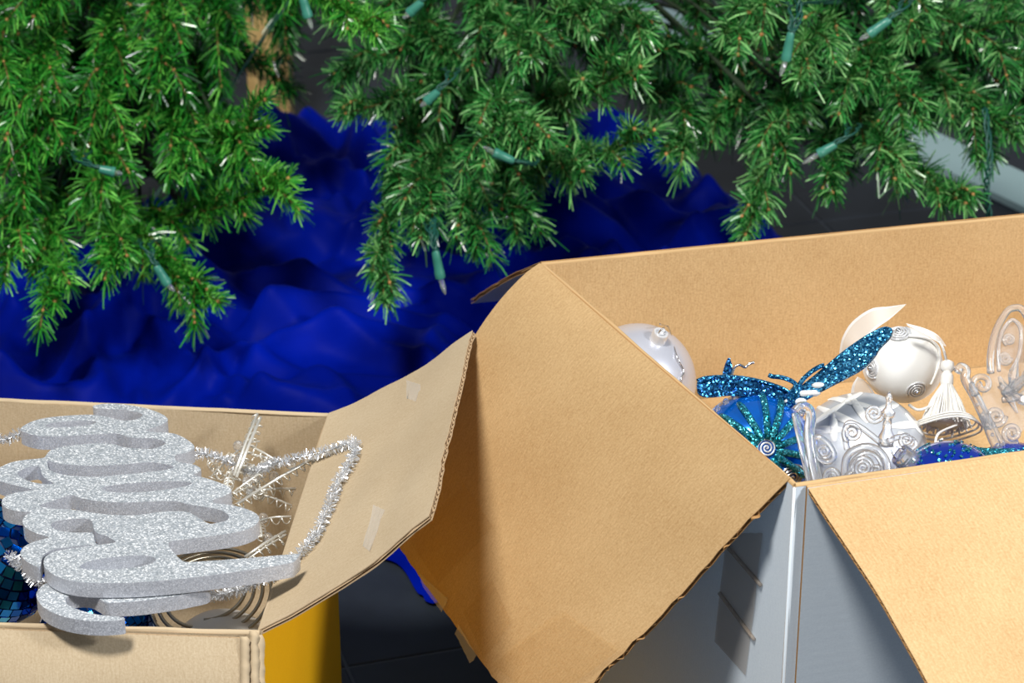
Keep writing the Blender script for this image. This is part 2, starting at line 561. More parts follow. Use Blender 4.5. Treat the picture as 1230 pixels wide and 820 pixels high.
# left flap, hanging outwards and down
ld = (A - Bc).normalized()
lout = V((-ld.y, ld.x, 0)).normalized()
if lout.x > 0: lout = -lout
D = sidestep(A, 472, 642, lout)
nF = (Bc - A).cross(D - A).normalized()
if nF.z < 0: nF = -nF
Cc = onplane(652, 887, A, nF)
Bf = onplane(951, 577, A, nF)
def flap_l(u, v): return .024 * math.sin(PI * max(0, u) ** .75) * max(0, 1 - v) ** 1.3 + .005 * math.sin(PI * v) + .0022 * noise.noise(V((u * 3, v * 3, 5)))
g = MB()
panel(g, A + lout * .0006 + Z * .0012, D, Cc, Bf + Z * .0012, 26, 40, TB, 'v', flap_l, rag=(0, .0015, .0012, .005), seed=11)
left_flap = g.build('left_flap', [M['kraft_h'], M['white_liner'], M['core']], big, sharp=45)
left_flap['label'] = 'broad kraft flap with ragged corrugated edges and clear tape'
# torn tape on the flap
nL = nF
def on_flap(px, py, h=.0034, bulge=True):
    p = onplane(px, py, A, nF)
    # parametric guess of the bulge
    e1 = D - A; e2 = Bf - A
    u = (p - A).dot(e1) / e1.dot(e1); v = (p - A).dot(e2) / e2.dot(e2)
    v = min(1, max(0, v)); u = min(1, max(0, u))
    return p + nF * (h + flap_l(u, v))
def tape(pxs, fn_, root, mt, name, n=10):
    g = MB()
    a, b, c, d_ = pxs
    for i in range(n + 1):
        for j in range(5):
            s, t = i / n, j / 4
            x = (a[0] * (1 - s) + b[0] * s) * (1 - t) + (d_[0] * (1 - s) + c[0] * s) * t
            y = (a[1] * (1 - s) + b[1] * s) * (1 - t) + (d_[1] * (1 - s) + c[1] * s) * t
            jx = 2.2 * noise.noise(V((i * 1.7, j * 1.3, a[0]))) if (i in (0, n) or j in (0, 4)) else 0
            p = fn_(x + jx, y + jx)
            g.v.append(p + nF * .0006 * noise.noise(V((i * .8, j * .9, a[1]))))
    for i in range(n):
        for j in range(4):
            q = i * 5 + j
            g.face((q, q + 1, q + 6, q + 5))
    return g.build(name, mt, root)
for pxs in (((500, 652), (578, 588), (612, 640), (536, 704)), ((566, 738), (606, 700), (628, 752), (590, 794)), ((600, 800), (690, 738), (752, 782), (668, 852))):
    o = tape(pxs, on_flap, big, M['tape'], 'tape_strip')
for pxs in (((512, 690), (548, 722), (540, 738), (516, 706)), ((560, 752), (582, 790), (574, 800), (556, 764))):
    o = tape(pxs, lambda x, y: on_flap(x, y, .0042), big, M['scrap'], 'tape_scrap')
# front flap
fdir = (R2 - Bc).normalized()
fout = fn.copy()
drop = math.radians(28)
nFF = (fout * math.sin(drop) + Z * math.cos(drop)).normalized()
Bq = onplane(968, 585, Bc, nFF)
E1 = onplane(1142, 872, Bc, nFF); E2 = onplane(1720, 800, Bc, nFF)
g = MB()
panel(g, Bq, E1, E2, R2 + Z * .001, 20, 30, TB, 'v', lambda u, v: .006 * math.sin(PI * u) + .0015 * noise.noise(V((u * 3, v * 4, 9))), rag=(0, .001, .0006, 0), seed=21)
o = g.build('front_flap', [M['kraft_pale_big'] if 'kraft_pale_big' in M else M['kraft_h'], M['white_liner'], M['core']], big, sharp=45)
# back flap hanging behind
bd = (R1 - A).normalized(); bout = V((-bd.y, bd.x, 0))
T1 = sidestep(A, 566, 362, bout)
T2 = R1 + (T1 - A)
g = MB()
panel(g, A - Z * .0005 + bout * .003, R1 - Z * .0005 + bout * .003, T2, T1, 20, 20, TB, 'v', lambda u, v: .003 * math.sin(PI * v), rag=(.003, 0, 0, .001), seed=31)
g.build('back_flap', [M['kraft'], M['white_liner'], M['core']], big, sharp=45)
# brown tape with two cords under it on the left wall
nW = V((ld.y, -ld.x, 0)).normalized()
if nW.x > 0: nW = -nW
def on_lw(px, py, h=.0030):
    return onplane(px, py, Bc + nW * (.0021 + h), nW)
nF_keep = nF
o = tape(((872, 640), (916, 640), (896, 812), (858, 770)), lambda x, y: on_lw(x, y, .0016), big, M['tape_brown'], 'side_tape')
o['label'] = 'brownish tape strip with two cords under it'
for (p, q) in (((868, 650), (914, 703)), ((864, 712), (906, 768))):
    g = MB()
    g.tube([on_lw(p[0] + (q[0] - p[0]) * i / 10, p[1] + (q[1] - p[1]) * i / 10, .0022) for i in range(11)], .0016, 6)
    g.build('cord', M['tape_brown'], big, parent=o)

# ---------------------------------------------------------------- small box
ZS = .30
def sz(px, py, z): return atz(px, py, z - .42 + ZS)
SA = atz(396, 499, ZS); SB = atz(312, 760, ZS); SC1 = atz(-330, 466, ZS); SD = atz(-420, 738, ZS)
small = empty('cardboard_box', V(((SA + SB + SC1 + SD).x / 4, (SA + SB + SC1 + SD).y / 4, 0)), 'smaller worn cardboard box with yellow printed side, holding the silver glitter sign', 'box')
MS = [M['kraft_pale'], M['kraft_pale'], M['core_pale']]
wall(SC1, SA, small, MS, 'back_wall', .003, 41)
wall(SA, SB, small, [M['kraft_pale'], M['yellow_liner'], M['core_pale']], 'right_wall', .0015, 42)
wall(SB, SD, small, MS, 'front_wall', .001, 43)
wall(SD, SC1, small, MS, 'left_wall', .001, 44)
g = MB()
q4 = [down(p, .262 - .42 + ZS) for p in (SA, SC1, SD, SB)]
cen = sum(q4, V()) / 4
q4 = [p + (cen - p).normalized() * .006 for p in q4]
panel(g, q4[0], q4[1], q4[2], q4[3], 8, 8, .004, 'u')
g.build('inner_floor', MS, small)
# right flap, raised
sd_ = (SA - SB).normalized(); sout = V((sd_.y, -sd_.x, 0)).normalized()
if sout.x < 0: sout = -sout
F1 = onplane(569, 399, A, nF) - ray(569, 399) * .058
nS = (F1 - SA).cross(SB - SA).normalized()
F2 = onplane(517, 622, SA, nS) - ray(517, 622) * .055
g = MB()
def flap_s(u, v): return -.006 * math.sin(PI * u) + .002 * noise.noise(V((u * 4, v * 4, 15)))
panel(g, SB + V((.001, 0, .001)), F2, F1, SA + V((.001, 0, .001)), 20, 34, .0045, 'u', flap_s, rag=(0, .0015, .002, .001), seed=51)
o = g.build('right_flap', [M['kraft_pale_h'], M['kraft_pale'], M['core_pale']], small, sharp=45)
nS = (F2 - SB).cross(SA - SB).normalized()
def on_sflap(px, py, h=.004):
    d = ray(px, py)
    G = 14
    def S_(u, v):
        return SB * (1 - u) * (1 - v) + F2 * u * (1 - v) + F1 * u * v + SA * (1 - u) * v + nS * (flap_s(u, v) + h)
    for a in range(G):
        for b in range(G):
            q = [S_(a / G, b / G), S_((a + 1) / G, b / G), S_((a + 1) / G, (b + 1) / G), S_(a / G, (b + 1) / G)]
            for t in ((0, 1, 2), (0, 2, 3)):
                hit = intersect_ray_tri(q[t[0]], q[t[1]], q[t[2]], d, CAM)
                if hit: return hit
    return onplane(px, py, SB, nS) + nS * h
nF = nS
for pxs in (((448, 606), (462, 612), (444, 662), (436, 656)), ((488, 456), (506, 462), (500, 482), (488, 478))):
    tape(pxs, lambda x, y: on_sflap(x, y, .0027), small, M['scrap'], 'tape_scrap', 12)
# front flap, folded out
sf = (SD - SB).normalized(); sfo = V((-sf.y, sf.x, 0))
if sfo.y > 0: sfo = -sfo
G1 = onplane(306, 905, SB + sfo * .035 , sfo); G2 = G1 + (SD - SB)
SBf = onplane(290, 763, SB, V((0, 0, 1)))
g = MB()
panel(g, SD + sfo * .002, G2, G1, SBf + sfo * .003, 14, 30, .0045, 'u', lambda u, v: .006 * math.sin(PI * u), rag=(0, 0, 0, .004), seed=61)
g.build('front_flap', [M['kraft_pale_h'], M['kraft_pale'], M['core_pale']], small, sharp=45)
# torn paper at the front right corner
g = MB()
for (xl, xr, amp, off, yt) in ((288, 300, 3.0, .010, 764), (299, 311, 4.5, .007, 758), (302, 318, 4.0, .004, 762)):
    b = len(g.v)
    pn_ = SB - ray(300, 770) * off
    for i in range(17):
        y = yt + i * 5
        x2 = xr + amp * noise.noise(V((i * .8, xl, 0))) - (3 if i == 0 else 0)
        for t_ in (0, .5, 1):
            p = onplane(xl + (x2 - xl) * t_, y + (3 * noise.noise(V((i, xl, 2))) if t_ else 0), pn_, FWD)
            g.v.append(p - FWD * (.002 * math.sin(t_ * PI) + .0012 * noise.noise(V((i * .6, t_ * 2, xl)))))
    for i in range(16):
        for k in range(2):
            q = b + 3 * i + k
            g.face((q, q + 3, q + 4, q + 1))
o = g.build('torn_corner', M['kraft_pale'], small)
sm = o.modifiers.new('paper', 'SOLIDIFY'); sm.thickness = .0008

# ---------------------------------------------------------------- blue cloth
T1x = aty(165, 200, 2.98).x
T2x = aty(640, 150, 3.05).x
EDGE = [(-240, 420), (-60, 372), (60, 330), (180, 250), (300, 190), (335, 172), (400, 163), (470, 158), (560, 168), (680, 186), (800, 192), (860, 226), (905, 252), (960, 292), (1010, 350), (940, 420), (760, 480), (640, 560), (548, 640), (530, 720), (505, 712), (482, 668), (450, 660), (380, 640), (240, 600), (60, 590), (-240, 590)]
poly = [atz(x, y, .012) for (x, y) in EDGE]
poly = [V((p.x, p.y, 0)) for p in chaikin(poly, 2)]
def sdist(x, y):
    ins = False; dm = 1e9
    N = len(poly)
    for i in range(N):
        a, b = poly[i], poly[(i + 1) % N]
        if (a.y > y) != (b.y > y) and x < (b.x - a.x) * (y - a.y) / (b.y - a.y) + a.x: ins = not ins
        ex_, ey_ = b.x - a.x, b.y - a.y
        t = max(0, min(1, ((x - a.x) * ex_ + (y - a.y) * ey_) / (ex_ * ex_ + ey_ * ey_ + 1e-12)))
        d_ = math.hypot(x - a.x - t * ex_, y - a.y - t * ey_)
        dm = min(dm, d_)
    dm = dm if ins else -dm
    return min(dm, math.hypot(x - T1x, y - 2.98) - .03, math.hypot(x - T2x, y - 3.05) - .03)
def nearest(x, y):
    best = None
    for i in range(len(poly)):
        a, b = poly[i], poly[(i + 1) % len(poly)]
        e = b - a
        t = max(0, min(1, ((x - a.x) * e.x + (y - a.y) * e.y) / (e.x * e.x + e.y * e.y + 1e-12)))
        qx, qy = a.x + t * e.x, a.y + t * e.y
        d_ = math.hypot(x - qx, y - qy)
        if best is None or d_ < best[0]: best = (d_, qx, qy)
    return best[1], best[2]
def ridge(v, p=2.0):
    return (1 - abs(v)) ** p
def cloth_h(x, y):
    wx = x + .10 * noise.noise(V((x * 3, y * 3, 1.3))) + .04 * noise.noise(V((x * 8, y * 8, 4)))
    wy = y + .10 * noise.noise(V((x * 3, y * 3, 7.7))) + .04 * noise.noise(V((x * 8, y * 8, 9)))
    lump = .5 + .5 * noise.noise(V((wx * 3.0, wy * 2.6, 2)))
    a = math.radians(24 + 50 * noise.noise(V((x * 1.6, y * 1.4, 11))))
    u = wx * math.cos(a) + wy * math.sin(a); v = -wx * math.sin(a) + wy * math.cos(a)
    def bil(n_): return math.sqrt(n_ * n_ + .004)
    b1 = bil(noise.noise(V((u * 2.2, v * 6.4, 3))))
    b2 = bil(noise.noise(V((u * 3.2 + 4, v * 14, 6))))
    b3 = bil(noise.noise(V((u * 4.5 + 1, v * 29, 8))))
    cr = 0
    for (ca, fr, am, of) in ((.9, 3.1, .030, 21), (2.2, 3.6, .028, 33), (.2, 4.2, .022, 47)):
        q_ = noise.noise(V(((wx * math.cos(ca) + wy * math.sin(ca)) * fr * 2.6, (-wx * math.sin(ca) + wy * math.cos(ca)) * fr * .7, of)))
        cr += am * max(0, 1 - abs(q_) * 5.0) ** 1.4
    return .010 + .8 * cr + .050 * lump + .110 * b1 * (.5 + .5 * lump) + .060 * b2 + .022 * b3
g = MB()
st = .0085
x0, x1 = min(p.x for p in poly), max(p.x for p in poly)
y0, y1 = min(p.y for p in poly), max(p.y for p in poly)
idx = {}
nx, ny = int((x1 - x0) / st) + 1, int((y1 - y0) / st) + 1
for i in range(nx):
    for j in range(ny):
        x, y = x0 + i * st, y0 + j * st
        sdv = sdist(x, y)
        if sdv > -st * .8:
            if sdv < st * .45:
                q = nearest(x, y); x, y = q
            k = min(1, max(0, sdv) / .10); k = k * k * (3 - 2 * k)
            idx[i, j] = len(g.v)
            g.v.append(V((x, y, .004 + max(0, cloth_h(x, y)) * k + .0012 * noise.noise(V((x * 40, y * 40, 0))) * k)))
for (i, j) in list(idx):
    q = [(i, j), (i + 1, j), (i + 1, j + 1), (i, j + 1)]
    if all(t in idx for t in q): g.face([idx[t] for t in q])
cl = g.build('blue_cloth', M['cloth'], loc=(0, 2.8, 0))
md = cl.modifiers.new('smooth', 'SUBSURF'); md.levels = 1; md.render_levels = 1
tag(cl, 'crumpled royal blue sheer fabric spread on the dark floor below the tree branches', 'cloth')

# ---------------------------------------------------------------- trees
def needle_twig(gn, gw, pts, dens, nl, tone, rr, tip=True):
    """A wire with flat blades standing around it."""
    P = smooth_path(pts, 5)
    gw.tube(P, [.0011] * (len(P) - 1) + [.0006], 4, 0, True)
    tot = sum((P[i + 1] - P[i]).length for i in range(len(P) - 1))
    n = int(tot * dens)
    for k in range(n + (3 if tip else 0)):
        s = (k / n) * (len(P) - 1.001) if k < n else len(P) - 1.001 - .3 * rr.random()
        i = int(s); f = s - i
        p = P[i].lerp(P[i + 1], f)
        t = (P[i + 1] - P[i]).normalized()
        e1 = t.orthogonal().normalized(); e2 = t.cross(e1)
        a = rr.uniform(0, 2 * PI)
        side = e1 * math.cos(a) + e2 * math.sin(a)
        lean = rr.uniform(.55, 1.15) if k < n else rr.uniform(.1, .7)
        dr = (t * math.cos(lean) + side * math.sin(lean)).normalized()
        L_ = nl * rr.uniform(.55, 1.1) * (1 if k >= n else (1 - .35 * max(0, k / n - .6) / .4))
        w_ = dr.cross(V((rr.uniform(-1, 1), rr.uniform(-1, 1), rr.uniform(-1, 1)))).normalized() * (.00088 * rr.uniform(.75, 1.3))
        bend = (t * .25 + V((0, 0, -.10)) + V((rr.uniform(-.15, .15), rr.uniform(-.15, .15), rr.uniform(-.15, .15)))) * L_
        b = len(gn.v)
        m_ = p + dr * L_ * .55
        e_ = p + dr * L_ + bend * .6
        gn.v += [p - w_, p + w_, m_ + w_ * .95, m_ - w_ * .95, e_ + w_ * .55, e_ - w_ * .55]
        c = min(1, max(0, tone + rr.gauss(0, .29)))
        gn.face((b, b + 1, b + 2, b + 3), 0, None, c)
        gn.face((b + 3, b + 2, b + 4, b + 5), 0, None, c)
    for k in range(3):
        if rr.random() < .5: gw.ball(P[rr.randrange(len(P))], .0021, 6, 4, 2)
    # brown bud where the wire ends
    if tip and rr.random() < .6:
        gw.ball(P[-1], .0024, 6, 4, 2)
def branch(root, trunk, s, e, ys, ye, spread, mat_n, rr, tone=.5, dens=1500, mid=None):
    p0 = aty(s[0], s[1], ys); p1 = aty(e[0], e[1], ye)
    pm = aty(mid[0], mid[1], (ys + ye) / 2) if mid else p0.lerp(p1, .5) + V((rr.uniform(-.01, .01), 0, .012))
    stem = [trunk, trunk.lerp(p0, .55) + V((0, 0, .02)), p0, pm, p1]
    gn, gw = MB(), MB()
    path = smooth_path([p0, pm, p1], 8)
    gw.tube(smooth_path(stem[:3], 6), .0024, 5, 1)
    k = mpp(p1)
    needle_twig(gn, gw, path[::4] if len(path) > 8 else path, dens, 33 * k, tone, rr)
    n = max(4, int((p1 - p0).length / .033))
    for i in range(n):
        f = .08 + .84 * (i + rr.uniform(-.3, .3)) / n
        j = f * (len(path) - 1); a = int(j)
        p = path[a].lerp(path[min(a + 1, len(path) - 1)], j - a)
        t = (path[min(a + 1, len(path) - 1)] - path[max(a - 1, 0)]).normalized()
        side = t.cross(V((0, -1, .5)).normalized()).normalized() * (1 if i % 2 else -1)
        out = (side + V((rr.uniform(-.3, .3), rr.uniform(-.8, .2), rr.uniform(-.25, .45)))).normalized()
        lean = rr.uniform(.28, .72)
        dr = (t * math.cos(lean) + out * math.sin(lean)).normalized()
        L_ = spread * k * rr.uniform(1.1, 2.6)
        q = p + dr * L_
        mm = p.lerp(q, .5) + V((0, 0, .006))
        q = q + V((0, 0, -.12 * L_)) + t * .12 * L_
        needle_twig(gn, gw, [p, mm, q], dens, 31 * k, tone + rr.uniform(-.12, .12), rr)
    b = gw.build('branch', [M['bark'], M['dark_twig'], M['bud']], root)
    gn.build('needles', mat_n, root, parent=b, smooth=False, kind='stuff')
    return b

def trunk_and_stand(root, x, y):
    g = MB()
    g.tube([V((x, y, .10)), V((x, y, .8)), V((x + .01, y, 1.5))], [.019, .018, .015], 12)
    g.build('trunk', M['trunk'], root)
    for k in range(4):
        a = PI / 4 + k * PI / 2
        g = MB()
        g.tube([V((x, y, .13)), V((x + .07 * math.cos(a), y + .07 * math.sin(a), .10)), V((x + .20 * math.cos(a), y + .20 * math.sin(a), .008))], .007, 8)
        g.build('stand_leg', M['trunk'], root)

T1x = aty(165, 200, 2.98).x
treeL = empty('christmas_tree', V((T1x, 2.98, 0)), 'left artificial tree with bright yellow-green needles, above the small box', 'tree')
trunk_and_stand(treeL, T1x, 2.98)
T2x = aty(640, 150, 3.05).x
treeR = empty('christmas_tree', V((T2x, 3.05, 0)), 'right artificial tree with deep bluish green needles, spreading behind the large box', 'tree')
trunk_and_stand(treeR, T2x, 3.05)

LEFT = [  # start px, tip px, y start, y tip, spread, tone (low values paint inner shade on deep branches), mid
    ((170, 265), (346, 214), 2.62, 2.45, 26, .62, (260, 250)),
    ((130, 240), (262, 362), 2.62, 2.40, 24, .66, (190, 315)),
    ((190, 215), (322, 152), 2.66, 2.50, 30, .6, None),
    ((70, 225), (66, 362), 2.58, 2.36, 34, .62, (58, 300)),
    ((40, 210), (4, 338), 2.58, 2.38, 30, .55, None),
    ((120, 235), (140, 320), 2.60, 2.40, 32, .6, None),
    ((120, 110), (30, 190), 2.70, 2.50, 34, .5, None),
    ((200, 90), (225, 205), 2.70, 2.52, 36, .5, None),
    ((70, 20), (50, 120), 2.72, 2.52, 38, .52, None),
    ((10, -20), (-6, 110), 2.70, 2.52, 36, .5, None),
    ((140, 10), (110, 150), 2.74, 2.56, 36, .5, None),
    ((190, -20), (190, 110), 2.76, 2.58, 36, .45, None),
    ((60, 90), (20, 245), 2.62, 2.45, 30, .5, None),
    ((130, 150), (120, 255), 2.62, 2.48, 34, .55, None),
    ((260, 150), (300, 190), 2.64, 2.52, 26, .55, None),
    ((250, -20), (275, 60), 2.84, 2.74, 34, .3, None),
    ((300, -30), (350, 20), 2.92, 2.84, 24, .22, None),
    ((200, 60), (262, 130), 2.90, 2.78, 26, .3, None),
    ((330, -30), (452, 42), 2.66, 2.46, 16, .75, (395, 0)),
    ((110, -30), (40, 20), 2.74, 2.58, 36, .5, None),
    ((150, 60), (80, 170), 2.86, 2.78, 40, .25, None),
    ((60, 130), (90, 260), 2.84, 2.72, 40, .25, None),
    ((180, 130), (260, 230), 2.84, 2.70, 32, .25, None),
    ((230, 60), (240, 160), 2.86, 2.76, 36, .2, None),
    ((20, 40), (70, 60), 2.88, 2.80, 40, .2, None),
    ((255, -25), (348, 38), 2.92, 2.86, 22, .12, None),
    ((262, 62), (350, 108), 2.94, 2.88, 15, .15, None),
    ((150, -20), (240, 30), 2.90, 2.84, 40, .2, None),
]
RIGHTB = [  # low tones paint the dark interior shade into the needle colour
    ((520, 190), (462, 362), 2.60, 2.36, 18, .55, (464, 270)),
    ((540, 170), (505, 285), 2.60, 2.40, 28, .5, None),
    ((570, 180), (572, 300), 2.60, 2.42, 30, .45, None),
    ((610, 170), (622, 285), 2.62, 2.44, 26, .45, None),
    ((560, 90), (415, 136), 2.70, 2.52, 20, .55, (490, 115)),
    ((540, 30), (402, 88), 2.76, 2.62, 20, .45, (470, 62)),
    ((540, -10), (420, 30), 2.80, 2.68, 22, .4, None),
    ((660, 190), (786, 156), 2.58, 2.44, 18, .6, (720, 185)),
    ((640, 120), (770, 80), 2.62, 2.46, 28, .58, (700, 110)),
    ((600, 60), (720, 10), 2.70, 2.52, 30, .5, None),
    ((560, 120), (640, 170), 2.62, 2.44, 30, .55, None),
    ((600, 205), (700, 205), 2.60, 2.46, 20, .52, None),
    ((560, 20), (640, 70), 2.70, 2.50, 32, .55, None),
    ((640, -20), (780, 40), 2.70, 2.52, 28, .5, (720, 5)),
    ((600, 100), (580, 200), 2.58, 2.42, 32, .5, None),
    ((560, -20), (590, 50), 2.74, 2.6, 34, .5, None),
    ((500, 30), (540, 110), 2.74, 2.6, 28, .45, None),
    ((520, 130), (470, 230), 2.66, 2.5, 24, .45, None),
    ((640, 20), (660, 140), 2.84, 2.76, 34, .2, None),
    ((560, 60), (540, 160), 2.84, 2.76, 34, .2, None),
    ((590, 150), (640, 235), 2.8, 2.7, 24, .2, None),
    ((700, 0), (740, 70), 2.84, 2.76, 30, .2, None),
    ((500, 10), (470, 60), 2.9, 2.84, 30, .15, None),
    # right-hand spread
    ((915, 130), (895, 282), 2.60, 2.40, 14, .55, (918, 210)),
    ((900, 110), (800, 185), 2.66, 2.50, 22, .5, (850, 150)),
    ((860, 80), (792, 60), 2.74, 2.6, 24, .42, None),
    ((960, 110), (925, 200), 2.62, 2.46, 24, .48, None),
    ((1000, 150), (1000, 232), 2.60, 2.44, 22, .5, None),
    ((1060, 160), (1160, 244), 2.58, 2.42, 20, .52, (1110, 215)),
    ((1010, 120), (1075, 215), 2.60, 2.44, 28, .5, None),
    ((930, 20), (870, 40), 2.64, 2.48, 28, .55, None),
    ((1000, -20), (900, 15), 2.66, 2.5, 26, .55, None),
    ((1000, 20), (960, 95), 2.60, 2.44, 26, .62, None),
    ((1080, 60), (1000, 110), 2.64, 2.5, 28, .5, None),
    ((1100, 80), (1222, 165), 2.64, 2.5, 28, .5, (1160, 120)),
    ((1120, 20), (1240, 90), 2.68, 2.54, 30, .5, None),
    ((1040, 70), (1110, 150), 2.62, 2.46, 30, .52, None),
    ((1150, -30), (1220, 30), 2.74, 2.6, 32, .48, None),
    ((1060, -20), (1110, 50), 2.70, 2.54, 30, .5, None),
    ((1150, 110), (1190, 185), 2.66, 2.52, 26, .46, None),
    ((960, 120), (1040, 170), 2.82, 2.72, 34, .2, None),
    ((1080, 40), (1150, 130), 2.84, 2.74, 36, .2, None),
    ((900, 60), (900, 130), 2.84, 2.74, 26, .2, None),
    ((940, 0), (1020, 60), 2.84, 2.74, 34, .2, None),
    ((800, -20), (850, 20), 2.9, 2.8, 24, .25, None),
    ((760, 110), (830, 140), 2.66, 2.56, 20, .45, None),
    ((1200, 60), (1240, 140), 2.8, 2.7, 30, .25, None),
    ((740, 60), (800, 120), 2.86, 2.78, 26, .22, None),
]
rr = random.Random(3)
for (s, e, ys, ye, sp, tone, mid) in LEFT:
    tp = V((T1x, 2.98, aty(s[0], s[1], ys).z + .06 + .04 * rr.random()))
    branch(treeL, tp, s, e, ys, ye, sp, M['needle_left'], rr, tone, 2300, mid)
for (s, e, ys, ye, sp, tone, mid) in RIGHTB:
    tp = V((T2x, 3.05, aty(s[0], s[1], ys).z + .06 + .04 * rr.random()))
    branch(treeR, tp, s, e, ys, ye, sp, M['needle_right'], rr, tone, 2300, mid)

def shaded_fill(root, tx, ty, cx, cy, rx, ry, n, mt):  # deep branches, needles coloured near black-green to paint the shade inside the tree
    for k in range(n):
        a = rr.uniform(0, 2 * PI); q = math.sqrt(rr.random())
        sx, sy = cx + rx * q * math.cos(a), cy + ry * q * math.sin(a)
        e_ = (sx + rr.uniform(-60, 60), sy + rr.uniform(25, 75))
        yy = rr.uniform(2.78, 2.92)
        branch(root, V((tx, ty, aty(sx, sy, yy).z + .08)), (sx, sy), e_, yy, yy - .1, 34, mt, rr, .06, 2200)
shaded_fill(treeL, T1x, 2.98, 95, 90, 120, 110, 22, M['needle_left'])
shaded_fill(treeL, T1x, 2.98, -110, 120, 80, 130, 10, M['needle_left'])
shaded_fill(treeR, T2x, 3.05, 590, 80, 120, 110, 16, M['needle_right'])
shaded_fill(treeR, T2x, 3.05, 1030, 40, 200, 80, 20, M['needle_right'])
# light strings
def light_string(name, label, lamps, extra, anchor):
    root = empty(name, anchor, label, 'lights', 'green mini light strings on the trees')
    path = []
    for (a, b, c, y) in lamps:
        rd = ray(*a)
        pa, pb, pc = aty(a[0], a[1], y), aty(b[0], b[1], y), aty(c[0], c[1], y - .01)
        ax = (pb - pa); L_ = ax.length
        g = MB(); k = mpp(pa)
        g.lathe(pa, ax, [(2.6 * k, -.08 * L_), (4.6 * k, 0), (5.4 * k, .3 * L_), (5.8 * k, .75 * L_), (6.4 * k, .78 * L_), (6.2 * k, L_), (4.5 * k, L_)], 14)
        so = g.build('lamp_socket', M['socket'], root, sharp=40)
        g = MB(); ax2 = pc - pb; L2 = ax2.length
        g.lathe(pb, ax2, [(3.0 * k, -.05 * L2), (3.4 * k, .25 * L2), (3.1 * k, .6 * L2), (1.9 * k, .85 * L2), (.5 * k, L2)], 12)
        g.build('lamp_bulb', M['bulb'], root, parent=so)
        bk = pa - ax.normalized() * .02
        path += [bk + rd * .34 + V((.02, 0, .02)), bk + rd * .12 + V((.008, 0, .012)), bk + rd * .02 + V((.004, 0, .004)), pa - ax * .02, bk + rd * .02 + V((-.004, 0, .004)), bk + rd * .12 + V((-.008, 0, .012)), bk + rd * .34 + V((-.02, 0, .02))]
    P = smooth_path(path, 10)
    g = MB(); g.tube(P, .0011, 5)
    g.tube([p + V((.0025 * math.sin(i * .9), .002 * math.cos(i * .9), .002)) for i, p in enumerate(P)], .0011, 5)
    for ex_ in extra:
        q = smooth_path([aty(x, y, yy) for (x, y, yy) in ex_], 8)
        for ph in (0, 2.1, 4.2):
            g.tube([p + V((.0028 * math.sin(i * .8 + ph), .0028 * math.cos(i * .8 + ph), 0)) for i, p in enumerate(q)], .0013, 5)
    g.build('wire', M['wire_green'], root)
light_string('light_string', 'green mini light string with clear bulbs tucked in the left tree', [
    ((120, 203), (138, 207), (147, 209), 2.38),
    ((188, 320), (201, 341), (210, 350), 2.35),
    ((363, -4), (370, 20), (375, 36), 2.50)], [], V((T1x, 2.5, .4)))
light_string('light_string', 'green mini light string with clear bulbs hanging from the right tree', [
    ((523, 302), (529, 333), (535, 354), 2.32),
    ((616, 193), (593, 183), (580, 176), 2.36),
    ((526, 110), (512, 122), (505, 128), 2.46),
    ((506, 3), (491, 16), (484, 22), 2.52),
    ((950, 40), (944, 72), (937, 92), 2.38),
    ((1068, 24), (1044, 41), (1032, 48), 2.42),
    ((1003, 174), (983, 185), (964, 197), 2.38)],
    [[(521, 262, 2.36), (519, 280, 2.33), (523, 302, 2.32)], [(956, -10, 2.40), (960, 20, 2.39), (950, 40, 2.38)], [(1183, 130, 2.5), (1189, 190, 2.46), (1185, 225, 2.45), (1188, 258, 2.45), (1192, 300, 2.45)]],
    V((T2x, 2.5, .4)))

# post behind the left tree
pb = atz(336, 178, 0.0)
g = MB()
g.box(V((pb.x - .012, pb.y + .03, .40)), .060, .060, .80)
o = g.build('wooden_post', M['post'], smooth=False, loc=(pb.x - .012, pb.y + .03, 0))
bv = o.modifiers.new('bevel', 'BEVEL'); bv.width = .004; bv.segments = 2
tag(o, 'pale wooden post standing on the floor behind the left tree', 'post')

